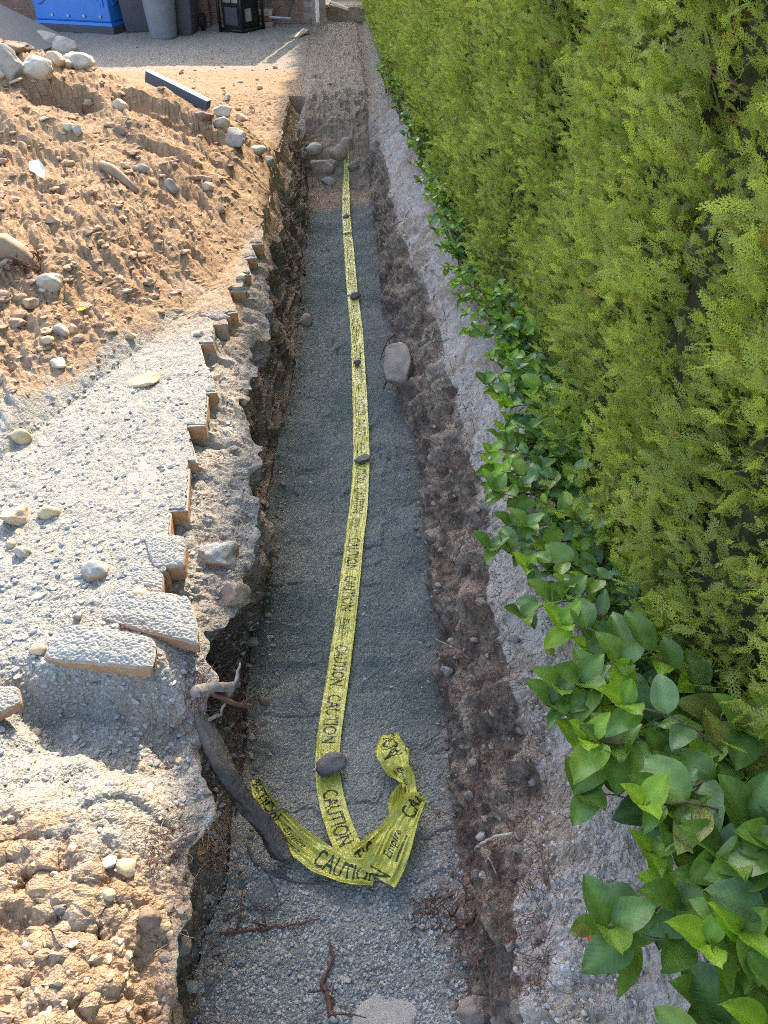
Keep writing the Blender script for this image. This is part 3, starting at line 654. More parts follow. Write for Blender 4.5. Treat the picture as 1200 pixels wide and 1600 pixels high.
# ------------------------------------------------------------------ loose small stones and clods (stuff)
def scatter(name, n, fn, smin, smax, mat, sub=1, seed=1, flat=.7, p_=2.2):
    r = np.random.default_rng(seed); V0, F0 = ICO[sub]; Vs = []; Fs = []; k_ = 0; tries = 0
    var = []
    for q in range(8):
        P = V0+q*7.7; var.append(V0*(1+.45*vnoise(P, 1.6, q)[:, None]))
    while k_ < n and tries < n*6:
        tries += 1; q = fn(r)
        if q is None: continue
        x, y, zz = q; s_ = smin+(smax-smin)*r.random()**p_
        a = r.random()*6.28; ca, sa = math.cos(a), math.sin(a)
        v = var[r.integers(8)]*np.array([s_, s_*r.uniform(.6, 1), s_*flat*r.uniform(.6, 1)])
        v = np.stack([v[:, 0]*ca-v[:, 1]*sa, v[:, 0]*sa+v[:, 1]*ca, v[:, 2]], -1)+np.array([x, y, zz+s_*.18])
        Vs.append(v); Fs.append(F0+len(V0)*k_); k_ += 1
    me = np_mesh(name, np.concatenate(Vs), np.concatenate(Fs)); return tag(link(name, me, mat=mat), kind='stuff')
def px_pick(u0, u1, v0, v1, cond):
    def f(r):
        u = r.uniform(u0, u1); v = r.uniform(v0, v1); p = hit(u, v)
        return tuple(p) if cond(p) else None
    return f
def variegated(name, cols, rough=.95):
    m, t, p, o = new_mat(name); n = nd(t, 'ShaderNodeTexVoronoi', Scale=38); t.links.new(geo_pos(t), n.inputs['Vector'])
    s3 = t.nodes.new('ShaderNodeSeparateColor'); t.links.new(n.outputs['Color'], s3.inputs[0])
    c = ramp(t, s3.outputs[0], [(i/(len(cols)-1), c) for i, c in enumerate(cols)]); t.links.new(c, p.inputs['Base Color']); p.inputs['Roughness'].default_value = rough
    bump(t, p, noise(t, geo_pos(t), 200, 3), .002); return m
PEB = variegated('grey_chips', [(.24, .24, .23), (.38, .38, .37), (.46, .44, .40), (.33, .33, .32), (.48, .47, .44)])
CLOD = variegated('dirt_clods', [(.32, .20, .115), (.40, .26, .155), (.46, .32, .20), (.36, .28, .21), (.26, .17, .11)])
ORCL = variegated('orange_clods', [(.48, .32, .18), (.58, .42, .25), (.52, .40, .28), (.62, .50, .33)])
WALLC = variegated('wall_crumbs', [(.16, .115, .085), (.26, .20, .16), (.34, .29, .24), (.20, .15, .12)])
scatter('soil_clods', 220, px_pick(0, 470, 110, 620, lambda p: mound(p.x, p.y) > .015), .010, .038, CLOD, seed=33, p_=2.5, flat=.6, sub=2)
scatter('gravel_chips', 2600, px_pick(0, 420, 560, 1330, lambda p: p.x < XL(p.y) and mound(p.x, p.y) < .03 and p.y > 1.0), .0025, .011, PEB, seed=2)
scatter('dirt_clods', 1500, px_pick(0, 470, 90, 640, lambda p: mound(p.x, p.y) > .015), .002, .024, CLOD, seed=3, p_=9, flat=.45)
scatter('orange_soil_lumps', 380, px_pick(0, 300, 1180, 1600, lambda p: p.x < XL(p.y)+.01 and p.z > -.3), .0015, .012, ORCL, seed=4, p_=4, flat=.6)
scatter('yard_stones', 700, px_pick(210, 600, 30, 200, lambda p: p.y > 5.9 and mound(p.x, p.y) < .01 and p.z > -.2), .006, .028, CLOD, seed=5, p_=6)
scatter('floor_gravel', 3600, px_pick(300, 760, 1330, 1600, lambda p: p.z < -.44), .0022, .0065, PEB, seed=6)
scatter('floor_chips', 500, px_pick(390, 700, 500, 1330, lambda p: p.z < -.46), .002, .006, PEB, seed=7)
scatter('fallen_crumbs', 900, px_pick(290, 780, 330, 1600, lambda p: p.z < -.44 and min(abs(p.x-XFL(p.y)), abs(p.x-XFR(p.y))) < .06), .002, .016, WALLC, seed=18, p_=4)
scatter('wall_crumbs', 1500, px_pick(240, 860, 250, 1600, lambda p: -.47 < p.z < -.10), .002, .018, WALLC, seed=8, p_=7)
scatter('bank_crumbs', 1800, px_pick(600, 1000, 250, 1600, lambda p: p.x > XR1(p.y) and p.x < XH(p.y)),    .002, .008, variegated('bank_crumb', [(.34, .28, .24), (.46, .41, .37), (.52, .48, .44)]), seed=9)

# ------------------------------------------------------------------ sticks, scrap, flower, plank on the mound
def on(u, v, dz=0): return hit(u, v)+Vector((0, 0, dz))
mb = MB(); mb.tube([on(158, 262, .02), on(175, 274, .03), on(195, 288, .025), on(214, 303, .01)], [.02, .026, .024, .02], 6, .2)
tag(mb.build('buried_stick', M['wood'], smooth=True), 'weathered brown stick half buried in the raked dirt slope', 'stick')
mb = MB(); mb.tube([on(-14, 398, .05), on(10, 402, .05), on(36, 410, .03), on(60, 425, .005)], [.05, .055, .05, .02], 8, .25); rt = mb.build('mound_root', M['wood'], smooth=True)
tag(rt, 'thick reddish root with frayed end at the left edge of the dirt pile', 'root')
mb = MB()
for i in range(60):
    p0 = on(random.uniform(5, 66), random.uniform(400, 440), .01); p1 = p0+Vector((random.uniform(-.05, .05), random.uniform(-.06, .02), random.uniform(-.02, .05))); mb.tube([p0, (p0+p1)/2+Vector((0, 0, .015)), p1], [.003, .002, .001], 3)
mb.build('root_fibre', M['redroot'], rt)
c = on(60, 272, .03); mb = MB()
pts = [(-.055, .03), (-.02, .06), (.015, .03), (.05, -.01), (.065, -.055), (.03, -.05), (.0, -.03), (-.035, -.02)]
vs = [(x, y, .004*math.sin(x*70)) for x, y in pts]; n_ = len(vs); mb.add(vs+[(x, y, z-.006) for x, y, z in vs], [tuple(range(n_)), tuple(range(n_, 2*n_))[::-1]]+[(i, (i+1) % n_, (i+1) % n_+n_, i+n_) for i in range(n_)])
tag(mb.build('white_scrap', M['white'], loc=c, rot=(.45, .1, -.3)), 'jagged white scrap of plastic on the upper dirt slope', 'scrap')
fl = empty('yellow_flower', on(131, 500)); tag(fl, 'tiny yellow flower growing out of the dirt pile', 'flower')
mb = MB(); mb.tube([(0, 0, -.01), (.004, 0, .025), (.002, -.004, .05)], [.002, .0015, .0012], 4); mb.build('stem', LEAF[1], fl)
for k_ in range(6):
    mb = MB(); a = k_*math.pi/3; d = Vector((math.cos(a), math.sin(a), .25)); q = Vector((-math.sin(a), math.cos(a), 0))*.007; c0 = Vector((.002, -.004, .05))
    mb.add([c0, c0+d*.012+q, c0+d*.022, c0+d*.012-q], [(0, 1, 2, 3)]); mb.build('petal', M['yellow'], fl)
def board(name, P0, P1, width_vec, th_vec, mat, label, cat, edge=None):
    P0, P1, W_, T_ = Vector(P0), Vector(P1), Vector(width_vec), Vector(th_vec); e = empty(name, (P0+P1)/2); tag(e, label, cat); o0 = Vector(e.location)
    mb = MB(); vs = []
    for a in (0, 1):
        for b in (0, 1):
            for c_ in (0, 1): vs.append((P0 if c_ == 0 else P1)+W_*b+T_*a-o0)
    mb.add(vs, [(0, 1, 3, 2), (4, 6, 7, 5), (0, 4, 5, 1), (2, 3, 7, 6), (0, 2, 6, 4), (1, 5, 7, 3)])
    b_ = mb.build('board', mat, e, bevel=.003)
    if edge:
        mb = MB(); U = W_.normalized()*.004; vs = [v+U*0 for v in vs]; q = [vs[2], vs[3], vs[7], vs[6]]; mb.add(q+[v+U for v in q], [(0, 1, 2, 3), (4, 7, 6, 5), (0, 4, 5, 1), (1, 5, 6, 2), (2, 6, 7, 3), (3, 7, 4, 0)]); mb.build('edge_strip', edge, e)
    return e
p1 = on(322, 174, -.01); p0 = CAM+ray(226, 128)*((6.0)/ray(226, 128).y)
board('grey_plank', p0, p1, (.01, .03, .06), (.02, .045, .0), M['plank'], 'long charcoal grey plank propped on edge behind the dirt pile', 'plank', M['plankedge'])

# ------------------------------------------------------------------ roots
def root(name, pxz, r0, r1, mat, label, n=6, jit=.15, wob=.006, cat='root', br=0, sub=4):
    pts = [at(u, v, z) if z is not None else hit(u, v)+Vector((0, 0, .006)) for u, v, z in pxz]; P = []
    for i in range(len(pts)-1):
        for k_ in range(sub): P.append(pts[i].lerp(pts[i+1], k_/sub)+Vector([random.gauss(0, wob*.5) for _ in range(3)])*(1 if (i or k_) else 0))
    P.append(pts[-1])
    if n < 7: P = [Vector((p.x, p.y, max(p.z, gz(p.x, p.y)+r1*.8+.002))) if p.z < -.4 else p for p in P]
    rs = [r0+(r1-r0)*i/(len(P)-1) for i in range(len(P))]
    mb = MB(); mb.tube(P, rs, n, jit); o = mb.build(name, M[mat], smooth=True); tag(o, label, cat)
    for k_ in range(br):
        i = random.randrange(1, len(P)-1); q = P[i]; d = Vector((random.uniform(-1, 1), random.uniform(-1, 1), random.uniform(-.3, .5))).normalized(); L_ = random.uniform(.03, .10)
        m2 = MB(); ps = [q]; 
        for j in range(5): ps.append(ps[-1]+d*L_/5+Vector([random.gauss(0, .005) for _ in range(3)]))
        m2.tube(ps, [rs[i]*.6*(1-j/7) for j in range(6)], 4); m2.build('rootlet', M[mat], o, smooth=True)
    return o
def big_root(pxz, label):
    pts = np.array([list(at(*q[:3])) for q in pxz]); rad = np.array([q[3] for q in pxz]); m_, n_ = 110, 34
    t = np.linspace(0, len(pts)-1, m_); C = np.stack([np.interp(t, range(len(pts)), pts[:, k_]) for k_ in range(3)], -1); ker = np.hanning(25); ker /= ker.sum()
    C = np.stack([np.convolve(np.pad(C[:, k_], 12, mode='reflect', reflect_type='odd'), ker, 'valid') for k_ in range(3)], -1); rr = np.interp(t, range(len(pts)), rad)
    T = np.gradient(C, axis=0); T /= np.linalg.norm(T, axis=1, keepdims=True); A = np.cross(T, [.2, .1, 1.]); A /= np.linalg.norm(A, axis=1, keepdims=True); B = np.cross(T, A)
    th = np.linspace(0, 2*np.pi, n_, endpoint=False); S2, TH = np.meshgrid(t, th, indexing='ij'); tw = TH+.25*S2
    Q = np.stack([np.cos(tw)*2.6, np.sin(tw)*2.6, S2*.55], -1); Q2 = np.stack([np.cos(tw)*1.1, np.sin(tw)*1.1, S2*.8], -1)
    r_ = .82*rr[:, None]*(1+.32*ridged(Q, 1.5, 4, 4)+.30*vnoise(Q2, 1, 8)+.06*vnoise(Q*np.array([3, 3, 6.]), 2, 9))
    end = np.clip((S2-(len(pts)-1.35-.35*np.cos(TH-1)))/.5, 0, 1); r_ = r_*(1-.55*end)
    V = C[:, None]+r_[..., None]*(np.cos(TH)[..., None]*A[:, None]+np.sin(TH)[..., None]*B[:, None]); ii = np.arange(m_*n_).reshape(m_, n_); jj = np.roll(ii, -1, axis=1)
    V = np.concatenate([V.reshape(-1, 3), C[-1:]]); f = np.stack([ii[:-1], jj[:-1], jj[1:], ii[1:]], -1).reshape(-1, 4); cap = np.stack([ii[-1], jj[-1], np.full(n_, m_*n_), np.full(n_, m_*n_)], -1)
    me = bpy.data.meshes.new('tree_root'); me.from_pydata(V.tolist(), [], [tuple(q) for q in f.tolist()]+[tuple(q[:3]) for q in cap.tolist()]); me.polygons.foreach_set('use_smooth', [True]*len(me.polygons)); me.update()
    o = tag(link('tree_root', me, mat=M['bigroot']), label, 'root')
    for (a_, b_, c_) in ((at(372, 1262, -.34), at(368, 1275, -.36), at(372, 1240, -.28)), (at(425, 1270, -.38), at(440, 1262, -.385), at(452, 1270, -.4))):
        m2 = MB(); m2.tube([a_, b_, c_], [.004, .003, .001], 5, .2); m2.build('rootlet', M['root'], o, smooth=True)
    return o
big_root([(312, 1120, -.12, .018), (335, 1170, -.17, .026), (352, 1208, -.22, .030), (372, 1240, -.28, .027), (398, 1270, -.34, .024), (420, 1295, -.40, .027), (436, 1325, -.44, .029), (446, 1345, -.455, .022)], 'thick dark broken root slanting down the left trench wall over the tape end')
root('root_stub', [(305, 1082, -.04), (335, 1074, -.07), (372, 1070, -.12)], .016, .010, 'greyroot', 'pale snapped root stub pointing over the trench', 9, .3, .004, br=0)
root('root_stub', [(355, 1090, -.12), (370, 1062, -.10), (375, 1036, -.08)], .010, .003, 'greyroot', 'upright splintered root tip above the root clump', 5, .3, .003)
root('root_stub', [(330, 1082, -.09), (360, 1098, -.12), (395, 1105, -.16)], .008, .006, 'redroot', 'red-brown root ending in a frayed pale tip', 6, .2, .004, br=2)
root('root_stub', [(325, 1125, -.12), (345, 1115, -.13), (353, 1096, -.12)], .006, .004, 'greyroot', 'curved grey root at the bottom of the root clump', 5, .2, .003)
root('thin_root', [(268, 1318, -.08), (300, 1303, -.12), (330, 1298, -.2), (350, 1315, -.3), (378, 1335, -.4)], .005, .003, 'greyroot', 'thin pale root looping out of the left wall below the thick root', 5, .1, .004, br=3)
root('thin_root', [(384, 1320, -.46), (400, 1350, -.485), (430, 1370, -.487), (480, 1378, -.488), (545, 1376, -.488)], .005, .003, 'root', 'long dark thin root curving across the gravel under the tape', 5, .1, .004, br=2)
root('thin_root', [(345, 1462, -.48), (400, 1452, -.485), (440, 1446, -.487), (500, 1437, -.488)], .006, .0015, 'redroot', 'straight reddish twig lying on the gravel at the lower left', 5, .15, .005, br=7)
root('thin_root', [(350, 1440, -.47), (385, 1420, -.48), (420, 1428, -.487), (440, 1410, -.487)], .004, .0015, 'root', 'forked hairlike root above the straight reddish twig', 4, .15, .006, br=7)
root('fallen_twig', [(515, 1470, -.488), (521, 1497, -.482), (503, 1535, -.482), (514, 1565, -.484), (517, 1590, -.488)], .003, .007, 'redroot', 'crooked dark twig standing out on the bottom gravel', 5, .2, .004, 'twig', br=4)
for q, (u, v, lab) in enumerate([(735, 1405, 'tangle of dark roots spreading from the right wall over the gravel, upper strand'), (740, 1430, 'tangle of dark roots from the right wall, middle strand'), (738, 1455, 'tangle of dark roots from the right wall, lowest and longest strand')]):
    root('root_tangle', [(u, v, -.44), (u-30, v+random.uniform(-8, 8), -.47), (u-60, v+random.uniform(-10, 12), -.484), (u-95, v+random.uniform(-14, 10), -.487)], .005, .0015, 'redroot', lab, 4, .2, .011, br=17)
root('thin_root', [(716, 1098, -.38), (700, 1128, -.42), (675, 1155, -.45), (638, 1168, -.475)], .003, .0018, 'root', 'dark hooked root reaching from the right wall to the top of the crumpled tape', 4, .1, .004, br=2)
root('thin_root', [(712, 1275, -.40), (700, 1270, -.44), (668, 1262, -.465)], .003, .002, 'root', 'short dark root touching the tape knot from the right', 4, .1, .003)
root('peeled_root', [(738, 1330, -.28), (752, 1318, -.24), (772, 1308, -.22), (800, 1302, -.17)], .003, .0045, 'paleroot', 'pale peeled root lying across the right trench wall', 5, .15, .002)
root('peeled_root', [(753, 1325, -.27), (765, 1342, -.25), (776, 1366, -.24)], .002, .0025, 'greyroot', 'second pale root hanging under the peeled root', 5, .1, .002)
root('thin_root', [(680, 998, -.38), (710, 1014, -.34), (735, 1030, -.30)], .003, .002, 'greyroot', 'pale twig-like root on the right wall beside the tape middle', 5, .1, .003, br=2)
root('thin_root', [(600, 606, -.40), (604, 585, -.36), (592, 560, -.34), (606, 530, -.27), (640, 506, -.2)], .007, .004, 'root', 'dark root wrapped over the big brown boulder in the right wall', 5, .15, .006, br=4)
root('thin_root', [(622, 292, -.15), (640, 296, -.12), (668, 305, -.06)], .003, .003, 'twig', 'bare twig reaching out of the far bank', 4, .1, .006, br=4)
# mats of hair roots in both walls: uncountable
def hairs(name, n, box_, cond, mat, seed, L0=.03, L1=.12, r=.0009):
    rr = random.Random(seed); mb = MB(); k_ = 0; t_ = 0
    while k_ < n and t_ < n*8:
        t_ += 1; u, v = rr.uniform(box_[0], box_[1]), rr.uniform(box_[2], box_[3]); p = hit(u, v)
        if not cond(p): continue
        k_ += 1; nrm = (CAM-p).normalized(); p = p+nrm*.004; d = Vector((rr.uniform(-1, 1), rr.uniform(-1, 1), rr.uniform(-.8, .6))).normalized(); L_ = rr.uniform(L0, L1); ps = [p]; sc_ = max(1, depth_of(p)/2.2)
        for j in range(4):
            d = (d+Vector([rr.gauss(0, .45) for _ in range(3)])+nrm*.05).normalized(); ps.append(ps[-1]+d*L_/4)
        mb.tube(ps, [r*sc_, r*sc_, r*.8*sc_, r*.6*sc_, r*.3*sc_], 3)
    return tag(mb.build(name, M[mat]), kind='stuff')
hairs('hair_roots', 2300, (570, 860, 300, 1560), lambda p: -.46 < p.z < -.13 and p.x > 0, 'redroot', 1)
hairs('hair_roots', 350, (650, 1000, 700, 1600), lambda p: -.14 < p.z < .03 and p.x > XR1(p.y), 'root', 2, .02, .09, .0007)
hairs('hair_roots', 420, (250, 440, 560, 1520), lambda p: -.47 < p.z < -.10 and p.x < 0, 'greyroot', 3, .02, .08)
hairs('hair_roots', 420, (290, 400, 1030, 1150), lambda p: True, 'redroot', 4, .03, .10, .0009)
hairs('hair_roots', 120, (225, 300, 1290, 1370), lambda p: p.z > -.3, 'redroot', 5, .02, .06, .0010)
hairs('hair_roots', 60, (330, 720, 1390, 1590), lambda p: p.z < -.45, 'root', 6, .02, .08, .0008)

# ------------------------------------------------------------------ caution tape
def text_tris(body, shear=0.):
    c = bpy.data.curves.new('lettering', 'FONT'); c.body = body; c.size = 1; c.offset = .014; c.shear = shear; c.resolution_u = 3
    o = bpy.data.objects.new('lettering', c); COL.objects.link(o); dg = bpy.context.evaluated_depsgraph_get(); me = o.evaluated_get(dg).to_mesh()
    me.calc_loop_triangles(); V = np.array([v.co[:2] for v in me.vertices]); T = np.array([t.vertices[:] for t in me.loop_triangles]); o.evaluated_get(dg).to_mesh_clear()
    bpy.data.objects.remove(o); bpy.data.curves.remove(c)
    V = V-V.min(0); V = V/V.max(0); return V[T]
T_CAU = text_tris('CAUTION'); T_LOGO = text_tris('Empire', .35)
def ink_at(s, t, phase=0., flip=False):
    """ink on the tape at distance s along it and t (0..1) across it"""
    per = .56; q = np.mod(s+phase, per); out = np.zeros(np.shape(s))
    for (a, b, lo, hi, T) in ((.015, .195, .2, .8, T_CAU), (.235, .415, .2, .8, T_CAU), (.450, .530, .34, .66, T_LOGO)):
        x = (q-a)/(b-a); y = (t-lo)/(hi-lo); m_ = (x > 0) & (x < 1) & (y > 0) & (y < 1)
        if not m_.any(): continue
        xs, ys_ = x[m_], y[m_]; r = np.zeros(xs.shape, bool)
        for tri in T:
            (x1, y1), (x2, y2), (x3, y3) = tri; d = (y2-y3)*(x1-x3)+(x3-x2)*(y1-y3)
            if abs(d) < 1e-9: continue
            l1 = ((y2-y3)*(xs-x3)+(x3-x2)*(ys_-y3))/d; l2 = ((y3-y1)*(xs-x3)+(x1-x3)*(ys_-y3))/d; r |= (l1 >= 0) & (l2 >= 0) & (l1+l2 <= 1)
        out[m_] = np.maximum(out[m_], r)
    b = (q > .45) & (q < .53) & (t > .24) & (t < .29); out = np.where(b, 1., out)
    return out
def tape_mat():
    m, t, p, o = new_mat('yellow_tape_film'); L = t.links; a = t.nodes.new('ShaderNodeAttribute'); a.attribute_name = 'ink'; co = geo_pos(t)
    c = ramp(t, noise(t, co, 14, 4), [(.3, (.60, .56, .05)), (.7, (.72, .69, .16))])
    d = ramp(t, noise(t, co, 90, 4, .7), [(.5, (0, 0, 0)), (.75, (.35, .35, .35))]); c = mixc(t, d, c, (.42, .42, .33))
    r_ = ramp(t, a.outputs['Fac'], [(.35, (0, 0, 0)), (.6, (1, 1, 1))]); sc_ = t.nodes.new('ShaderNodeMath'); sc_.operation = 'MULTIPLY'; L.new(r_, sc_.inputs[0]); sc_.inputs[1].default_value = .93
    c = mixc(t, sc_.outputs[0], c, (.02, .025, .018)); L.new(c, p.inputs['Base Color'])
    p.inputs['Roughness'].default_value = .22; p.inputs['Specular IOR Level'].default_value = .55
    tr = t.nodes.new('ShaderNodeBsdfTranslucent'); L.new(c, tr.inputs[0]); mx = t.nodes.new('ShaderNodeMixShader'); mx.inputs[0].default_value = .22
    L.new(p.outputs[0], mx.inputs[1]); L.new(tr.outputs[0], mx.inputs[2]); L.new(mx.outputs[0], o.inputs[0])
    b1 = bump(t, p, noise(t, co, 38, 4, .6), .008, 1)
    return m
M['tape'] = tape_mat()
def ribbon(name, ctrl, parent, ns=400, nt_=40, phase=0., flip=False, seed=0, crump=.004, base=None):
    """ctrl: (u, v, z, width, roll in degrees); the ribbon is a real strip of film with folds and creases"""
    P = np.array([list(at(u, v, z)) for u, v, z, w_, r_ in ctrl]); W_ = np.array([c[3] for c in ctrl]); RL = np.radians([c[4] for c in ctrl])
    d = np.r_[0, np.cumsum(np.linalg.norm(np.diff(P, axis=0), axis=1))]; s = np.linspace(0, d[-1], ns)
    C = np.stack([np.interp(s, d, P[:, k_]) for k_ in range(3)], -1); w_ = np.interp(s, d, W_); rl = np.interp(s, d, RL)
    kk = max(3, int(ns*.02)); ker = np.hanning(kk*2+1); ker /= ker.sum()
    C = np.stack([np.convolve(np.pad(C[:, k_], kk, mode='reflect', reflect_type='odd'), ker, 'valid') for k_ in range(3)], -1)
    T = np.gradient(C, axis=0); T /= np.linalg.norm(T, axis=1, keepdims=True)
    side = np.cross(T, [0, 0, 1.]); side /= np.linalg.norm(side, axis=1, keepdims=True); up_ = np.cross(side, T)
    side = -side                                                      # t grows to the right of the reader
    sd_ = side*np.cos(rl)[:, None]+up_*np.sin(rl)[:, None]; nn = np.cross(T, sd_); nn *= np.where(nn[:, 2:3] < 0, -1, 1)
    if name == 'main_strip': phase = .49-(d[[k_ for k_, c_ in enumerate(ctrl) if c_[1] == 1205][0]]-.02)
    t = np.linspace(0, 1, nt_); S2, T2 = np.meshgrid(s, t, indexing='ij')
    Q = np.stack([S2*5+seed*3, (T2-.5)*3, 0*S2+seed], -1)
    h = crump*(ridged(Q, 1.6, 2, seed)*.8+.6*vnoise(Q*np.array([.7, 2.2, 1]), 2.4, seed+3)+.5*vnoise(Q*np.array([4.2, 1.1, 1]), 2.2, seed+5))
    edge = (np.abs(T2-.5)*2)**2*crump*.8
    G_ = C[:, None]+sd_[:, None]*((T2-.5)*w_[:, None])[..., None]+nn[:, None]*(h+edge)[..., None]
    gs_, gt_ = np.linspace(0, ns-1, max(30, ns//8)).astype(int), np.linspace(0, nt_-1, 7).astype(int)
    gh_ = np.array([[gz(G_[a_, b_, 0], G_[a_, b_, 1]) for b_ in gt_] for a_ in gs_])
    gfull = np.array([np.interp(np.arange(ns), gs_, gh_[:, b_]) for b_ in range(len(gt_))]).T; gfull = np.array([np.interp(np.arange(nt_), gt_, gfull[a_]) for a_ in range(ns)])
    if name == 'main_strip': kr = np.hanning(61); kr /= kr.sum(); gfull = np.stack([np.convolve(np.pad(gfull[:, k_], 30, mode='edge'), kr, 'valid') for k_ in range(nt_)], -1)+.001
    if name == 'main_strip': G_[..., 2] += np.where(C[:, 2:3] < -.48, gfull.mean(1)[:, None]*1.0+.008-C[:, 2:3], 0)
    G_[..., 2] = np.maximum(G_[..., 2], gfull+.0065+.0015*vnoise(Q, 3, 9))
    ii = np.arange(ns*nt_).reshape(ns, nt_); f = np.stack([ii[:-1, :-1], ii[:-1, 1:], ii[1:, 1:], ii[1:, :-1]], -1).reshape(-1, 4)
    me = np_mesh(name, G_.reshape(-1, 3), f, smooth=True); ink = ink_at(S2, (1-T2) if flip else T2, phase)
    a = me.attributes.new('ink', 'FLOAT', 'POINT'); a.data.foreach_set('value', ink.astype(np.float32).ravel())
    return link(name, me, parent, M['tape'])
tp = empty('caution_tape', (0, 0, 0)); tag(tp, 'yellow CAUTION tape laid along the trench floor with crumpled forked near end', 'caution tape')
zt = -.487
main = [(543, 262, -.44, .04, 40), (541, 285, -.45, .06, 25), (541, 340, -.475, .065, 10), (546, 400, zt, .07, 0), (551, 462, zt, .07, 12), (557, 515, zt, .072, -8), (560, 568, zt, .072, 0), (563, 640, zt, .076, 0), (565, 718, zt, .076, 0), (560, 800, zt, .076, 0), (552, 860, zt, .076, 0), (545, 930, zt, .076, 0), (536, 1000, zt, .076, 0), (525, 1080, zt, .076, 0), (513, 1160, zt, .074, 0), (510, 1205, zt, .074, 0), (518, 1255, zt+.004, .076, 0), (532, 1300, zt+.006, .076, 0), (556, 1350, zt+.012, .076, 0)]
ribbon('main_strip', main, tp, 2300, 44, .02, seed=1, crump=.0035, base=-.497)
ribbon('left_tail', [(402, 1218, -.46, .028, 40), (410, 1240, -.455, .05, 30), (428, 1275, -.46, .062, 20), (460, 1312, -.463, .074, 10), (500, 1342, -.465, .080, 5), (540, 1362, -.467, .080, -5), (585, 1368, -.462, .072, -10)], tp, 420, 44, .27, flip=False, seed=5, crump=.009, base=-.493)
ribbon('right_tail', [(590, 1372, -.452, .115, -5), (604, 1345, -.44, .105, 8), (618, 1312, -.43, .10, 0), (632, 1284, -.425, .085, -8), (645, 1258, -.42, .065, 0), (656, 1246, -.42, .03, 30)], tp, 360, 50, .395, flip=False, seed=9, crump=.012, base=-.493)
ribbon('under_fold', [(560, 1345, -.475, .07, 0), (585, 1325, -.475, .07, 10), (612, 1300, -.47, .065, -15), (640, 1310, -.475, .05, 25)], tp, 200, 40, .10, seed=12, crump=.010, base=-.493)
ribbon('twisted_end', [(608, 1148, -.45, .05, 20), (612, 1178, -.445, .105, -10), (626, 1205, -.45, .07, 30), (634, 1230, -.45, .055, -45), (628, 1255, -.455, .075, 30), (624, 1280, -.46, .065, -20), (636, 1300, -.465, .05, 10)], tp, 360, 44, .33, seed=15, crump=.012, base=-.493)
mb = MB()
for k_ in range(9):
    p0 = at(656, 1250, -.42); d = Vector((random.uniform(0, .03), random.uniform(-.02, .02), random.uniform(-.02, .012))); q = Vector((random.uniform(-.012, .012), random.uniform(-.012, .012), .008))
    mb.add([p0, p0+q, p0+d+q*.6, p0+d], [(0, 1, 2, 3)])
mb.build('knot', M['tape'], tp)

# ------------------------------------------------------------------ hedge of arborvitae trees
def spray_template(rng, nb=6, sub=2):
    V = []; Fq = []; tip = []
    def strip(p0, p1, w0, w1, z0, z1):
        d = np.array(p1)-np.array(p0); n_ = np.array([-d[1], d[0]])/(np.hypot(*d)+1e-9); k_ = len(V)
        for p, w_, s_, z_ in ((p0, w0, -1, z0), (p0, w0, 1, z0), (p1, w1, 1, z1), (p1, w1, -1, z1)):
            q = np.array(p)+n_*w_*s_; V.append((q[0], q[1], z_)); tip.append(np.clip(np.hypot(*p)/1.0, 0, 1))
        Fq.append((k_, k_+1, k_+2, k_+3))
    cz = lambda x, y: -.12*x*x-.25*abs(y)*abs(y)+rng.normal(0, .006)
    strip((0, 0), (.5, .0), .022, .018, 0, cz(.5, 0)); strip((.5, 0), (1, .03), .02, .008, cz(.5, 0), cz(1, 0))
    for i in range(nb):
        x = .08+.84*i/nb
        for s_ in (-1, 1):
            x_ = x+(.05 if s_ > 0 else 0); L_ = (.36-.26*x_)*rng.uniform(.8, 1.15); a = rng.uniform(.6, .85)*s_
            q = (x_+L_*math.cos(a), L_*math.sin(a)); strip((x_, 0), q, .021, .012, cz(x_, 0), cz(*q))
            for j in range(sub):
                f = .35+.4*j/max(1, sub-1) if sub > 1 else .5
                m_ = (x_+(q[0]-x_)*f, q[1]*f); L2 = L_*.42*rng.uniform(.8, 1.2)
                for s2 in (-1, 1):
                    a2 = a+s2*rng.uniform(.5, .8); q2 = (m_[0]+L2*math.cos(a2), m_[1]+L2*math.sin(a2)); strip(m_, q2, .018, .010, cz(*m_), cz(*q2))
    return np.array(V), np.array(Fq), np.array(tip)
TRH = 4.25
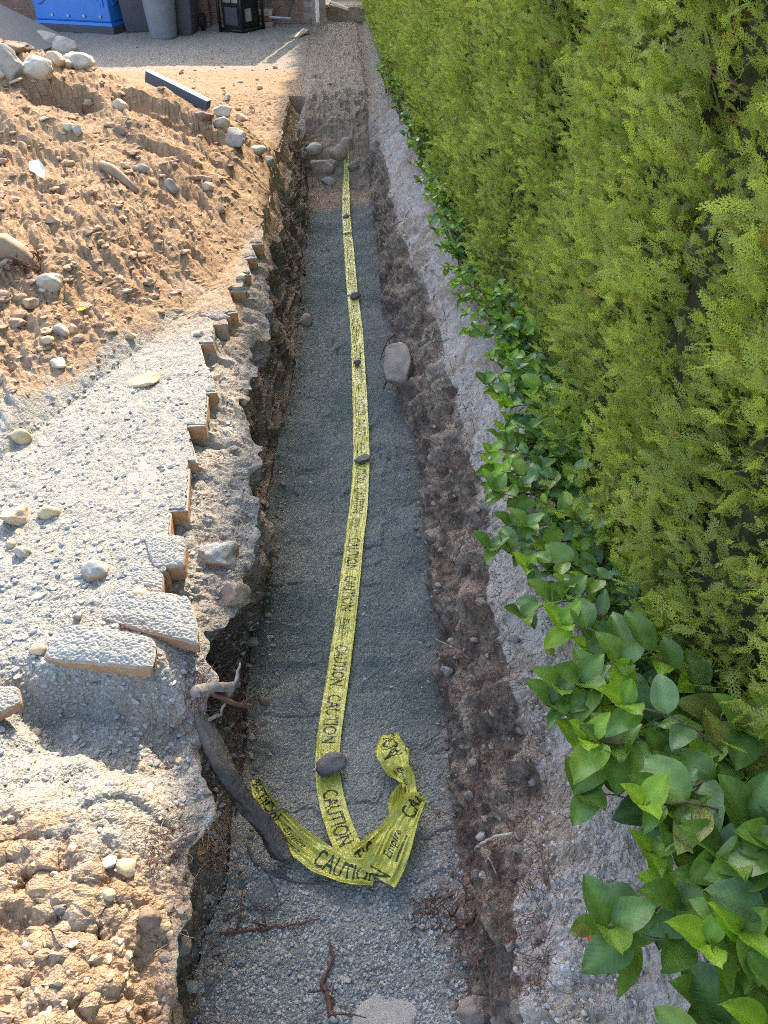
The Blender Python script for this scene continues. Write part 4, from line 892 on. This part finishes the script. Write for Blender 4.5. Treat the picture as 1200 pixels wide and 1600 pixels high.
def crown_mesh(seed, ncl, nsp, nlow):
    rng = np.random.default_rng(seed); hi = [spray_template(rng, 6, 1) for _ in range(3)]; lo = spray_template(rng, 3, 0)
    Vs, Fs, Ts, Ds = [], [], [], []; off = 0
    def put(tmpl, o_, ax, nr, sc_, tipv, dry):
        nonlocal off
        ax = ax/np.linalg.norm(ax); sdv = np.cross(nr, ax); sdv /= np.linalg.norm(sdv)+1e-9; nv = np.cross(ax, sdv)
        V, Fq, tip = tmpl; Vs.append(o_+sc_*(V[:, :1]*ax+V[:, 1:2]*sdv+V[:, 2:]*nv)); Fs.append(Fq+off); Ts.append(tip*tipv); Ds.append(np.full(len(V), dry)); off += len(V)
    def surf(th, z):
        r = .33*(1-.25*sstep(.35, .0, z))*(1-.55*(z/TRH)**3); r += .05*math.sin(th*3+seed+z*4)+.03*math.sin(z*11+seed*2); return r
    for ci in range(ncl):
        h2, h3 = (ci*.7548777+.1*seed) % 1, (ci*.5698403+.3*seed) % 1; th = math.pi+.35+(h2-.5)*3.7+rng.normal(0, .10); z = .02+1.72*h3+rng.normal(0, .03); z = max(z, .02); r = surf(th, z)+rng.normal(0, .022); c0 = np.array([r*math.cos(th)*1.0, r*math.sin(th)*1.12, z]); out = np.array([math.cos(th), math.sin(th), 0]); tan = np.array([-out[1], out[0], 0])
        bd = out*.75+np.array([0, 0, rng.uniform(.1, .75)])+tan*rng.normal(0, .35); bd /= np.linalg.norm(bd); fan = rng.uniform(.06, .13); tv = rng.uniform(.1, 1)**1.3; dryc = rng.random() < .02
        pn = np.cross(bd, rng.normal(size=3)); pn /= np.linalg.norm(pn)
        for _k in range(nsp):
            o_ = c0-bd*rng.uniform(.0, fan)+rng.normal(0, .03, 3); ax = bd+rng.normal(0, .45, 3)+np.array([0, 0, .15]); nr = pn+rng.normal(0, .75, 3)
            put(hi[rng.integers(3)], o_, ax, nr, rng.uniform(.034, .060), tv*rng.uniform(.4, 1), (rng.uniform(.4, .9) if (dryc or rng.random() < .015) else 0))
    for _ in range(nlow):
        th = rng.uniform(0, 2*math.pi); z = rng.uniform(.1, TRH)
        if z < 1.7 and abs(th-math.pi) < 1.2: z += 1.7
        r = surf(th, min(z, TRH*.98))*(1 if z < TRH*.9 else .6); o_ = np.array([r*math.cos(th), r*math.sin(th), z]); out = np.array([math.cos(th), math.sin(th), .5])
        put(lo, o_-out*.08, out+rng.normal(0, .4, 3), rng.normal(size=3), rng.uniform(.16, .26), rng.uniform(0, .6), 0)
    me = np_mesh('arborvitae_crown', np.concatenate(Vs), np.concatenate(Fs))
    for nm, arr in (('tip', Ts), ('dry', Ds)):
        a = me.attributes.new(nm, 'FLOAT', 'POINT'); a.data.foreach_set('value', np.concatenate(arr).astype(np.float32))
    me.materials.append(M['thuja']); return me
crowns = [crown_mesh(s_, 235, 30, 1300) for s_ in (21, 22, 23)]
def inner_mesh():  # solid core added in place of inner foliage so crowns cast opaque shadow
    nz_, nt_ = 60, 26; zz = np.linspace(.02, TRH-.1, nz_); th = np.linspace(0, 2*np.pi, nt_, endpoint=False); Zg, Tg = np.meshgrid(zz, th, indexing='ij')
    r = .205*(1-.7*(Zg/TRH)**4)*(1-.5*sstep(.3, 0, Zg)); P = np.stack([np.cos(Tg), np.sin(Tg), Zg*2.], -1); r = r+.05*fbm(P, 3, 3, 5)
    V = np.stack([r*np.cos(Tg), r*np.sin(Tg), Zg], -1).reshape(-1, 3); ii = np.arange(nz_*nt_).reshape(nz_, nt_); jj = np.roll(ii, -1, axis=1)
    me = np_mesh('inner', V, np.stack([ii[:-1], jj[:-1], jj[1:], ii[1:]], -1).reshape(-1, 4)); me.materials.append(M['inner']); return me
inner = inner_mesh(); mb = MB(); mb.tube([(0, 0, -.05), (.01, 0, .3), (-.01, .01, 1.2), (0, 0, 2.4), (0, 0, 4.3)], [.045, .035, .03, .022, .008], 8, .1); trunk = mb.mesh('trunk', True); trunk.materials.append(M['bark'])
mb = MB()
for k_ in range(46):
    a = math.pi+random.gauss(0, .8); z_ = random.uniform(.1, 1.8); mb.tube([(0, 0, z_-.1), (.15*math.cos(a), .15*math.sin(a), z_-.02), (.31*math.cos(a), .31*math.sin(a), z_+.06)], [.008, .005, .002], 4)
limbs = mb.mesh('limb', True); limbs.materials.append(M['twig'])
ty = 0.25; k_ = 0; usedl = set()
SHD = [(.42, 'shrub with the largest glossy leaves'), (.66, 'shrub with the orange-red leaf'), (.90, 'shrub bearing dark berries'), (1.14, 'shrub with yellowing leaves'), (1.40, 'dark dusty-leaved shrub'), (1.66, 'shrub reaching over the bank'), (1.95, 'shrub with white-specked leaves'), (2.22, 'shrub with two lime tips'), (2.5, 'large-leaved middle shrub'), (2.8, 'shrub with the upright lime leaf'), (3.15, 'bushy shrub where leaves start narrowing'), (3.55, 'small shrub opposite the boulder'), (4.0, 'small shrub half way along'), (4.5, 'low yellow-green shrub'), (5.0, 'low round-leaved shrub'), (5.6, 'shrub above the bare twig'), (6.3, 'grey-green far shrub'), (7.1, 'shrub level with the trench end'), (8.1, 'farthest shrub')]
while ty < 20:
    x_ = float(XH(max(ty, .7)))+.33-.07*(1-float(sstep(1.6, 3.2, ty)))+random.uniform(-.025, .025)
    near_ = -.2 < ty < .45
    q_ = min(SHD, key=lambda a: abs(a[0]-ty)); lab = 'tall green arborvitae tree toward the far end of the hedge row'
    if .2 < ty < 8.3 and q_[1] not in usedl: lab = 'green arborvitae tree of the hedge, directly behind the '+q_[1]; usedl.add(q_[1])
    elif ty < 8.3: lab = 'arborvitae tree beyond the one behind the '+q_[1]
    t_ = empty('arborvitae_tree', (x_, ty, 0), random.uniform(-.28, .28)); tag(t_, lab, 'tree', 'arborvitae trees forming the hedge')
    s_ = random.uniform(.95, 1.06); t_.scale = (s_, s_, random.uniform(.97, 1.03))
    link('trunk', trunk, t_); link('crown', crowns[k_ % 3], t_); link('inner_foliage_core', inner, t_)
    link('limb', limbs, t_)
    ty += random.uniform(.43, .5)+.06*(ty > 5); k_ += 1

# ------------------------------------------------------------------ broad-leaved shrubs at the hedge foot
def leaf_mesh(seed, curl=.18, fold=.22, aspect=.56):
    r = random.Random(seed); nx, ny = 9, 4; V = []; rib = []
    for i in range(nx):
        t = i/(nx-1); w_ = aspect*.56*max(0, math.sin(math.pi*min(1, t**.78)))**.72
        if i in (0, nx-1): w_ = .004
        for j in range(-2, 3):
            s_ = j/2; x = t; y = s_*w_; z = fold*abs(y)*1.1-curl*t*t+.03*math.sin(t*11+seed*1.7)*abs(s_)+.05*math.sin(seed+t*4)*s_; y += .04*math.sin(t*3+seed)
            V.append((x, y, z)); rib.append(1. if j == 0 else 0.)
    F_ = [(i*5+j, (i+1)*5+j, (i+1)*5+j+1, i*5+j+1) for i in range(nx-1) for j in range(4)]
    me = np_mesh('leaf', np.array(V), np.array(F_), smooth=True); a = me.attributes.new('rib', 'FLOAT', 'POINT'); a.data.foreach_set('value', np.array(rib, dtype=np.float32)*.35); return me
leafM = {}
for mi, lm in enumerate(LEAF+[LEAFRED]):
    leafM[mi] = []
    for sd_ in range(3):
        me = leaf_mesh(mi*7+sd_, random.uniform(.08, .32), random.uniform(.15, .5), random.uniform(.5, .66)); me.materials.append(lm); leafM[mi].append(me)
def put_leaf(par, p, ax, nr, L_, kind):
    ax = ax.normalized(); sdv = nr.cross(ax).normalized(); nv = ax.cross(sdv)
    o = link('leaf', random.choice(leafM[kind]), par); Mx = Matrix((ax, sdv, nv)).transposed().to_4x4(); Mx.translation = p; o.matrix_local = Mx @ Matrix.Scale(L_, 4); return o
def shrub(x, y, z, nst, Lf, spread, hgt, label, limef=.18, aim=(-1, -.35), nl=7, berries=False, red=0):
    e = empty('leafy_shrub', (x, y, z)); tag(e, label, 'shrub', 'broad-leaved shrubs along the foot of the hedge'); stems = MB()
    for s_ in range(nst):
        f = (s_+.5)/nst; yaw = random.uniform(-1.1, 1.1); yaw *= .8; d = Vector((aim[0]*math.cos(yaw)-aim[1]*math.sin(yaw), aim[0]*math.sin(yaw)+aim[1]*math.cos(yaw), 0)).normalized()
        L_ = spread*random.uniform(.25, 1.0); H_ = hgt*random.uniform(.35, 1.1); P = []; b0 = Vector((random.uniform(-.04, .06), random.uniform(-.17, .17), 0))
        for i in range(8):
            t = i/7; P.append(b0+d*L_*t**1.2+Vector((0, 0, H_*math.sin(t*1.9)/.95))+Vector([random.gauss(0, .006) for _ in range(3)]))
        stems.tube(P, [.004-.0025*i/7 for i in range(8)], 5)
        for i in range(nl):
            t = .25+.75*(i+.5)/nl; k_ = t*7; a = P[int(k_)].lerp(P[min(7, int(k_)+1)], k_-int(k_)); dirv = (P[min(7, int(k_)+1)]-P[int(k_)]).normalized()
            sdv = dirv.cross(Vector((0, 0, 1))).normalized()*(1 if i % 2 else -1)
            ax = dirv*.55+sdv*random.uniform(.5, 1.1)+Vector((0, 0, random.uniform(-.15, .45)))
            nr = Vector((random.gauss(-.15, .35), random.gauss(-.25, .35), 1)); rnd = random.random()
            kd = 3 if rnd < limef*.9 else 4 if rnd < limef*1.05 else 2 if rnd < .42 else 1 if rnd < .68 else 0
            put_leaf(e, a, ax, nr, Lf*random.uniform(.7, 1.1)*(.8 if kd == 3 else 1)*random.choice((.75, 1, 1, 1.05)), kd)
        top_ = P[-1]; young = random.random() < limef*2.4
        for q in range(3):
            a_ = q*2.1+random.random(); ax = Vector((math.cos(a_)*.7, math.sin(a_)*.7, .75)); put_leaf(e, top_, ax, Vector((-ax.x*.6, -ax.y*.6, .8)), Lf*random.uniform(.5, .8) if young else Lf*.85, 3 if young else random.choice((0, 1)))
    for q in range(red): b_ = (hit(930, 1440)+(CAM-hit(930, 1440)).normalized()*.16-Vector((x, y, z))) if y < 1 else Vector((-spread*.92, -.02, .07)); put_leaf(e, b_, Vector((-.5, -1, -.35)), Vector((-.5, -.2, 1)), Lf*.42, 5); put_leaf(e, b_, Vector((-1, -.4, .1)), Vector((-.2, -.5, 1)), Lf*.6, 4)
    stems.build('stem', M['twig'], e, smooth=True)
    if berries is not False:
        c_ = Vector(berries)-Vector((x, y, z)); mb = MB(); mb.tube([c_+Vector((.03, -.03, 0)), c_+Vector((.0, 0, .01)), c_+Vector((-.03, .03, .012))], [.0012]*3, 4); st = mb.build('berry_stalk', M['redstalk'], e)
        for q in range(7):
            o = link('berry', rock_mesh(.010, .010, .010, 'round', 2, 5), e, loc=c_+Vector((.03-.01*q, -.03+.01*q+random.uniform(-.005, .005), .008))); o.data.materials.append(M['berry'] if q < 4 else M['redstalk'])
    return e
SH = [ # y, stems, leaf length, spread, height, label, lime share
 (.42, 12, .125, .36, .36, 'nearest broad-leaved shrub with the largest glossy leaves, bottom right corner', .12, 0),
 (.66, 11, .115, .30, .34, 'shrub with an orange-red leaf in front of the nearest hedge plant', .2, 1),
 (.90, 10, .110, .30, .30, 'shrub carrying a cluster of dark berries, above the red-leaved one', .2, 0),
 (1.14, 10, .105, .27, .24, 'shrub with yellowing leaves beside the white dusty bank', .2, 0),
 (1.40, 9, .105, .22, .20, 'dark dusty-leaved shrub above the one with yellowing leaves', .12, 0),
 (1.66, 9, .100, .25, .20, 'shrub with pale lime leaves reaching over the bank', .25, 0),
 (1.95, 9, .095, .26, .20, 'shrub with white specks on dark leaves, middle of the hedge foot', .15, 0),
 (2.22, 9, .095, .24, .22, 'shrub with two bright lime tips beside the hollow in the hedge', .22, 0),
 (2.50, 9, .090, .22, .24, 'large-leaved shrub just above the one with two lime tips', .18, 0),
 (2.80, 9, .085, .20, .24, 'shrub with a tall upright lime leaf against the hedge', .3, 0),
 (3.15, 9, .080, .20, .22, 'bushy shrub where the strip of leaves starts to narrow', .28, 0),
 (3.55, 8, .080, .18, .20, 'small shrub with several lime shoots opposite the brown boulder', .35, 0),
 (4.0, 8, .075, .17, .20, 'small shrub half way along the hedge foot', .3, 0),
 (4.5, 8, .075, .17, .20, 'low yellow-green shrub beside the pale bank', .3, 0),
 (5.0, 8, .075, .16, .22, 'low shrub with round leaves in the farther third of the bank', .35, 0),
 (5.6, 8, .075, .15, .24, 'shrub with a reddish leaf above a bare twig on the far bank', .35, 1),
 (6.3, 8, .07, .14, .26, 'grey-green far shrub near the end of the trench', .1, 0),
 (7.1, 8, .07, .14, .26, 'far shrub level with the end wall of the trench', .2, 0),
 (8.1, 8, .07, .14, .26, 'farthest shrub at the hedge foot past the trench', .15, 0)]
for (y_, ns_, Lf, sp_, h_, lab, lf_, rd) in SH:
    x_ = float(XH(y_))-.0; reach = x_-float(np.interp(y_, [.4, .6, 1, 1.3, 1.5, 1.9, 2.3, 2.9, 4, 6, 8.3], [.46, .45, .41, .44, .38, .44, .42, .47, .48, .50, .38]))+(.05 if y_ < 1.9 else .0); sp_ = max(sp_*.8, reach); ns_ = int(ns_*(2.3 if y_ < 1.2 else 1.75)); Lf *= .85 if y_ < 1.2 else .76; shrub(x_, y_, gz(x_, y_)-.01, ns_, Lf, sp_, h_, lab, lf_, red=rd, berries=(tuple(at(1085, 1285, .24)) if 'berries' in lab else False))
# fallen red leaf on the bank
o = put_leaf(None, on(742, 746, .01), Vector((1, .3, .1)), Vector((0, 0, 1)), .045, 5); o.name = 'fallen_leaf'; tag(o, 'tiny orange fallen leaf lying on the pale bank', 'leaf')
o = put_leaf(None, on(850, 1022, .015), Vector((1, -.3, .1)), Vector((0, -.2, 1)), .05, 4); o.name = 'fallen_leaf'; tag(o, 'curled brownish dead leaf at the edge of the shrubs', 'leaf')

# ------------------------------------------------------------------ back of the yard
def frame(P0, P1):                                             # local x along P0->P1, z up
    d = (Vector(P1)-Vector(P0)); d.z = 0; d.normalize(); return math.atan2(d.y, d.x)
# brick wall of the house
WY = 12.6; WX1 = -.33; WX0 = -9.; BH = .067; BL = .205
def brick_mesh():
    bm = bmesh.new(); bmesh.ops.create_cube(bm, size=1)
    for v in bm.verts: v.co = Vector((v.co.x*(BL-.012), v.co.y*.10, v.co.z*(BH-.011)))
    bmesh.ops.bevel(bm, geom=bm.edges[:], offset=.003, segments=1, affect='EDGES'); me = bpy.data.meshes.new('brick'); bm.to_mesh(me); bm.free(); me.materials.append(M['brick']); return me
bmh = brick_mesh(); wl = empty('brick_wall', (WX1, WY, 0)); tag(wl, 'red-brown brick house wall closing the back of the yard', 'brick wall')
WH = 2.25
mb = MB(); mb.box(WX0-WX1+.01, -.012, .012, .22, -.1, WH-.005); mb.build('mortar', M['mortar'], wl)
rest = MB(); nb_ = 0
for r_ in range(int(WH/BH)):
    x_ = WX0+(BL/2 if r_ % 2 else 0)
    while x_+BL < WX1+.01:
        cx = x_+BL/2; z_ = r_*BH+BH/2
        if z_ < .46 and cx > -3.05: link('brick', bmh, wl, loc=(cx-WX1, .05+random.uniform(-.003, .003), z_)); nb_ += 1
        else: rest.box(cx-BL/2+.006-WX1, cx+BL/2-.006-WX1, .0+random.uniform(-.003, .003), .1, z_-BH/2+.005, z_+BH/2-.006)
        x_ += BL
tag(rest.build('upper_bricks', M['brick'], wl), kind='stuff')
pl = empty('brick_pillar', (-1.95, WY-.14, 0)); tag(pl, 'narrow brick pillar standing proud of the house wall left of the generator', 'pillar')
mb = MB(); mb.box(-.19, .19, -.11, .11, -.1, 1.88); mb.build('mortar', M['mortar'], pl)
rest = MB()
for r_ in range(28):
    for q, (x0, x1) in enumerate(((-.2, .002), (.008, .2)) if r_ % 2 else ((-.2, -.1), (-.094, .11), (.116, .2))):
        z_ = r_*BH
        if r_ < 7:
            m_ = MB(); m_.box(x0, x1-.006, -.125, .12, z_, z_+BH-.011); m_.build('brick', M['brick'], pl)
        else: rest.box(x0, x1-.006, -.125, .12, z_, z_+BH-.011)
tag(rest.build('upper_bricks', M['brick'], pl), kind='stuff')
# white corner trim and timber post
mb = MB(); mb.box(-.012, .012, -.03, .03, -.02, 1.95); tag(mb.build('corner_trim', M['white'], loc=(WX1+.02, WY-.04, 0)), 'thin white corner trim at the right end of the brick wall', 'trim')
mb = MB(); mb.box(-.045, .045, -.045, .045, -.05, 2.1); tag(mb.build('timber_post', M['wood'], loc=(WX1+.09, WY+.0, 0), bevel=.004), 'brown timber post next to the white corner trim', 'post')
# timber steps / sleepers and boards between wall and hedge
st = empty('timber_step', (.12, 13.2, 0)); tag(st, 'low weathered timber step between the brick wall and the hedge', 'step')
mb = MB(); mb.box(-.32, .62, -.35, -.22, -.02, .17, jit=.008); mb.build('riser_beam', M['wood'], st, bevel=.01)
mb = MB(); mb.box(-.32, .62, -.215, .5, .03, .165, jit=.004); mb.build('landing', M['palewood'], st, bevel=.01)
mb = MB(); mb.box(-.32, .62, .52, .62, .0, .55, jit=.006); mb.build('back_board', M['wood'], st, bevel=.01)
board('pale_batten', at(508, 3, .2)+Vector((0, .0, 0)), at(543, 17, .19), (.0, .02, .03), (.03, .03, 0), M['palewood'], 'pale timber batten lying on the timber step', 'batten')
board('pale_offcut', at(503, 12, .19), at(514, 10, .19), (.02, .25, .01), (0, 0, .02), M['palewood'], 'short pale offcut beside the timber post', 'offcut')
q = [at(451, 58, .02), at(474, 44, .05), at(484, 46, .05), at(466, 57, .02)]; mb = MB(); o0 = q[0]; mb.add([v-o0 for v in q]+[v-o0+Vector((0, 0, -.018)) for v in q], [(0, 3, 2, 1), (4, 5, 6, 7), (0, 1, 5, 4), (1, 2, 6, 5), (2, 3, 7, 6), (3, 0, 4, 7)])
tag(mb.build('plywood_offcut', M['palewood'], loc=o0), 'pale triangular plywood offcut on the ground by the wall corner', 'offcut')
# portable toilet
A = at(177, 54, 0); B = at(52, 47, 0); rz = frame(B, A); W_ = (A-B).length
to = empty('portable_toilet', A, rz); tag(to, 'bright blue portable toilet standing at the back left of the yard', 'portable toilet')
w_ = 1.14; M_body = M['bluep']
mb = MB(); mb.box(-w_-.03, .04, -.03, w_+.02, 0, .085); mb.build('skid_base', M['darkp'], to, bevel=.008)
def hull(mb, x0, x1, y0, y1, z0, z1, i0, i1):
    vs = [(x0+i0, y0+i0, z0), (x1-i0, y0+i0, z0), (x1-i0, y1-i0, z0), (x0+i0, y1-i0, z0), (x0+i1, y0+i1, z1), (x1-i1, y0+i1, z1), (x1-i1, y1-i1, z1), (x0+i1, y1-i1, z1)]
    mb.add(vs, [(0, 3, 2, 1), (4, 5, 6, 7), (0, 1, 5, 4), (1, 2, 6, 5), (2, 3, 7, 6), (3, 0, 4, 7)])
mb = MB(); hull(mb, -w_, 0, 0, w_, .085, .125, -.02, -.015); mb.build('bottom_rim', M_body, to, bevel=.006)
mb = MB(); hull(mb, -w_, 0, 0, w_, .125, 2.05, .0, .04); tb_ = mb.build('body', M_body, to, bevel=.02)
mb = MB(); hull(mb, -w_, 0, 0, w_, 2.05, 2.3, -.02, .25); mb.build('roof', M['greyp'], to, bevel=.02)
# raised panel border on the two seen walls
for (wall, ax_) in (('front', 0), ('side', 1)):
    for k_, poly in enumerate([[(.10, .30), (.13, 1.9), (.16, 1.9), (.135, .31)], [(.10, .30), (.135, .31), (.30, .40), (.295, .435), (.29, .435)], [(.29, .405), (.84, .405), (.84, .435), (.29, .435)], [(.84, .435), (.84, .405), (1.04, .30), (1.05, .33)], [(1.04, .30), (1.07, .30), (1.04, 1.9), (1.01, 1.9)]]):
        m_ = MB(); n_ = len(poly); f_ = lambda x, z, d: ((-w_+x, -.012-d+.0, z) if ax_ == 0 else (.012+d, x, z))
        m_.add([f_(x, z, 0) for x, z in poly]+[f_(x, z, -.03) for x, z in poly], [tuple(range(n_)), tuple(range(n_, 2*n_))[::-1]]+[(i, (i+1) % n_, (i+1) % n_+n_, i+n_) for i in range(n_)]); m_.build('panel_rib', M_body, tb_, bevel=.004)
for x_ in (-.86, -.62, -.38, -.14):
    m_ = MB(); m_.tube([(x_, -.004, .19), (x_, -.018, .19)], .018, 8); m_.build('rivet', M['steel'], tb_)
# plywood sheet leaning behind the dirt pile
pA = at(112, 63, .03); 
def ray_y(u, v, y): d = ray(u, v); return CAM+d*(y/d.y)
pB = ray_y(-4, 6, pA.y-.25); off = Vector((-.35, -1.5, -.02))
mb = MB(); vs = [pA, pA+off, pB+off, pB]; n3_ = (pA-pB).cross(off).normalized()*.012; o0 = pA.copy()
mb.add([v-o0+n3_ for v in vs]+[v-o0-n3_ for v in vs], [(0, 1, 2, 3), (7, 6, 5, 4), (0, 4, 5, 1), (1, 5, 6, 2), (2, 6, 7, 3), (3, 7, 4, 0)])
tag(mb.build('plywood_sheet', M['ply'], loc=o0), 'weathered plywood sheet leaning in front of the blue toilet', 'plywood sheet')
# round grey bin
def lathe(prof, n=32):
    mb = MB(); vs = [(r_*math.cos(2*math.pi*k_/n), r_*math.sin(2*math.pi*k_/n), z_) for r_, z_ in prof for k_ in range(n)]; fs = [(i*n+k_, i*n+(k_+1) % n, (i+1)*n+(k_+1) % n, (i+1)*n+k_) for i in range(len(prof)-1) for k_ in range(n)]
    return mb.add(vs, fs+[tuple(range(n))[::-1]])
bn = empty('round_bin', at(253, 63, 0)+Vector((0, .17, 0))); tag(bn, 'round light grey plastic rubbish bin in front of the two dark wheeled bins', 'bin')
lathe([(.155, 0), (.165, .02), (.205, .47), (.20, .47)]).build('body', M['greyp'], bn, smooth=False)
rim_ = lathe([(.205, .455), (.228, .46), (.235, .56), (.25, .575), (.25, .60), (.225, .60), (.22, .47), (.205, .455)]).build('rim', M['greyp'], bn)
for s_ in (-1, 1):
    m_ = MB(); m_.tube([(s_*.22, -.05, .52), (s_*.275, -.04, .50), (s_*.275, .04, .50), (s_*.22, .05, .52)], .012, 6); m_.build('handle', M['greyp'], rim_, smooth=True)
for (u, v, wd, lab, rz_) in ((222, 52, .50, 'dark grey wheeled bin standing left of the round grey bin', .12), (276, 57, .50, 'dark brownish wheeled bin standing right of the round grey bin', -.05)):
    e = empty('wheeled_bin', at(u, v, 0), rz_); tag(e, lab, 'wheeled bin', 'two dark wheeled bins behind the round bin'); mb = MB()
    vs = []
    for z_, i_ in ((0.0, .06), (.10, .04), (.9, -.01)): vs += [(-wd/2+i_, 0+i_*.3, z_), (wd/2-i_, 0+i_*.3, z_), (wd/2-i_, .55-i_, z_), (-wd/2+i_, .55-i_, z_)]
    fs = [(0, 3, 2, 1)]; 
    for b_ in (0, 4): fs += [(b_+k_, b_+(k_+1) % 4, b_+(k_+1) % 4+4, b_+k_+4) for k_ in range(4)]
    mb.add(vs, fs+[(8, 9, 10, 11)]); mb.build('body', M['darkp'], e, bevel=.02)
    mb = MB(); mb.box(-wd/2-.02, wd/2+.02, -.03, .6, .9, .96); mb.build('lid', M['darkp'], e, bevel=.02)
    for s_ in (-1, 1):
        m_ = MB(); m_.tube([(s_*(wd/2-.02), .52, .1), (s_*(wd/2+.03), .52, .1)], .1, 14); m_.build('wheel', M['black'], e)
# generator
A = at(345, 50, 0); B = at(377, 53, 0); ge = empty('generator', A, frame(A, B)); tag(ge, 'black open-frame generator with silver panel labels by the brick wall', 'generator')
gw, gd, gh = .36, .46, .56
mb = MB(); mb.box(.03, gw-.03, .03, gd-.03, .03, .40); hs_ = mb.build('engine_housing', M['black'], ge, bevel=.012)
mb = MB(); mb.box(.06, gw-.06, .04, gd-.05, .40, .50); mb.build('fuel_tank', M['darkp'], ge, bevel=.03)
mb = MB(); mb.box(.07, .19, .018, .03, .33, .37); mb.build('panel_label', M['silver'], hs_)
mb = MB(); mb.box(.21, .30, .018, .03, .33, .37); mb.build('panel_label', M['silver'], hs_)
mb = MB(); mb.box(gw-.03, gw-.018, .12, .24, .12, .26); mb.build('side_plate', M['silver'], hs_)
mb = MB(); mb.box(.08, .28, .02, .03, .08, .28); mb.build('control_panel', M['darkp'], ge, bevel=.006)
for (x_, y_) in ((0, 0), (gw, 0), (0, gd), (gw, gd)):
    m_ = MB(); m_.tube([(x_, y_, 0), (x_, y_, gh)], .02, 8); m_.build('frame_post', M['black'], ge, smooth=True)
for (a_, b_) in (((0, 0), (gw, 0)), ((gw, 0), (gw, gd)), ((gw, gd), (0, gd)), ((0, gd), (0, 0))):
    for z_ in (.03, gh): m_ = MB(); m_.tube([(a_[0], a_[1], z_), (b_[0], b_[1], z_)], .018, 8); m_.build('frame_rail', M['black'], ge, smooth=True)
# stack of bricks on a pallet board
A = at(381, 42, 0); bs = empty('brick_stack', A+Vector((0, .02, 0)), -.08); tag(bs, 'low stack of tan and red bricks between the generator and the metal trestle', 'brick stack')
for r_ in range(3):
    for c_ in range(2):
        for d_ in range(2):
            m_ = MB(); m_.box(c_*.2+.0, c_*.2+.193, d_*.14, d_*.14+.13, r_*.062, r_*.062+.057, jit=.003); m_.build('brick', M['redtag' if (r_ == 1) else 'tan'], bs, bevel=.004)
# metal trestle leaning on the wall
tr_ = empty('metal_trestle', at(436, 33, 0)); tag(tr_, 'pale grey metal trestle frame leaning against the brick wall', 'trestle'); o0 = Vector(tr_.location)
for (u0, v0, u1, v1, yy) in ((421, 34, 420, -22, 0), (453, 36, 445, -30, -.08), (457, 35, 452, -30, .06)):
    a_ = at(u0, v0, 0)-o0; b_ = ray_y(u1, v1, 12.35+yy)-o0; m_ = MB(); m_.tube([a_, b_], .017, 6); m_.build('leg', M['steel'], tr_)
a_ = ray_y(421, 27, 12.25)-o0; b_ = ray_y(454, 29, 12.25)-o0; m_ = MB(); m_.tube([a_, b_], .016, 6); m_.build('crossbar', M['steel'], tr_)
m_ = MB(); m_.tube([a_+Vector((0, .05, .55)), b_+Vector((-.03, .05, .55))], .02, 6); m_.build('crossbar', M['steel'], tr_)
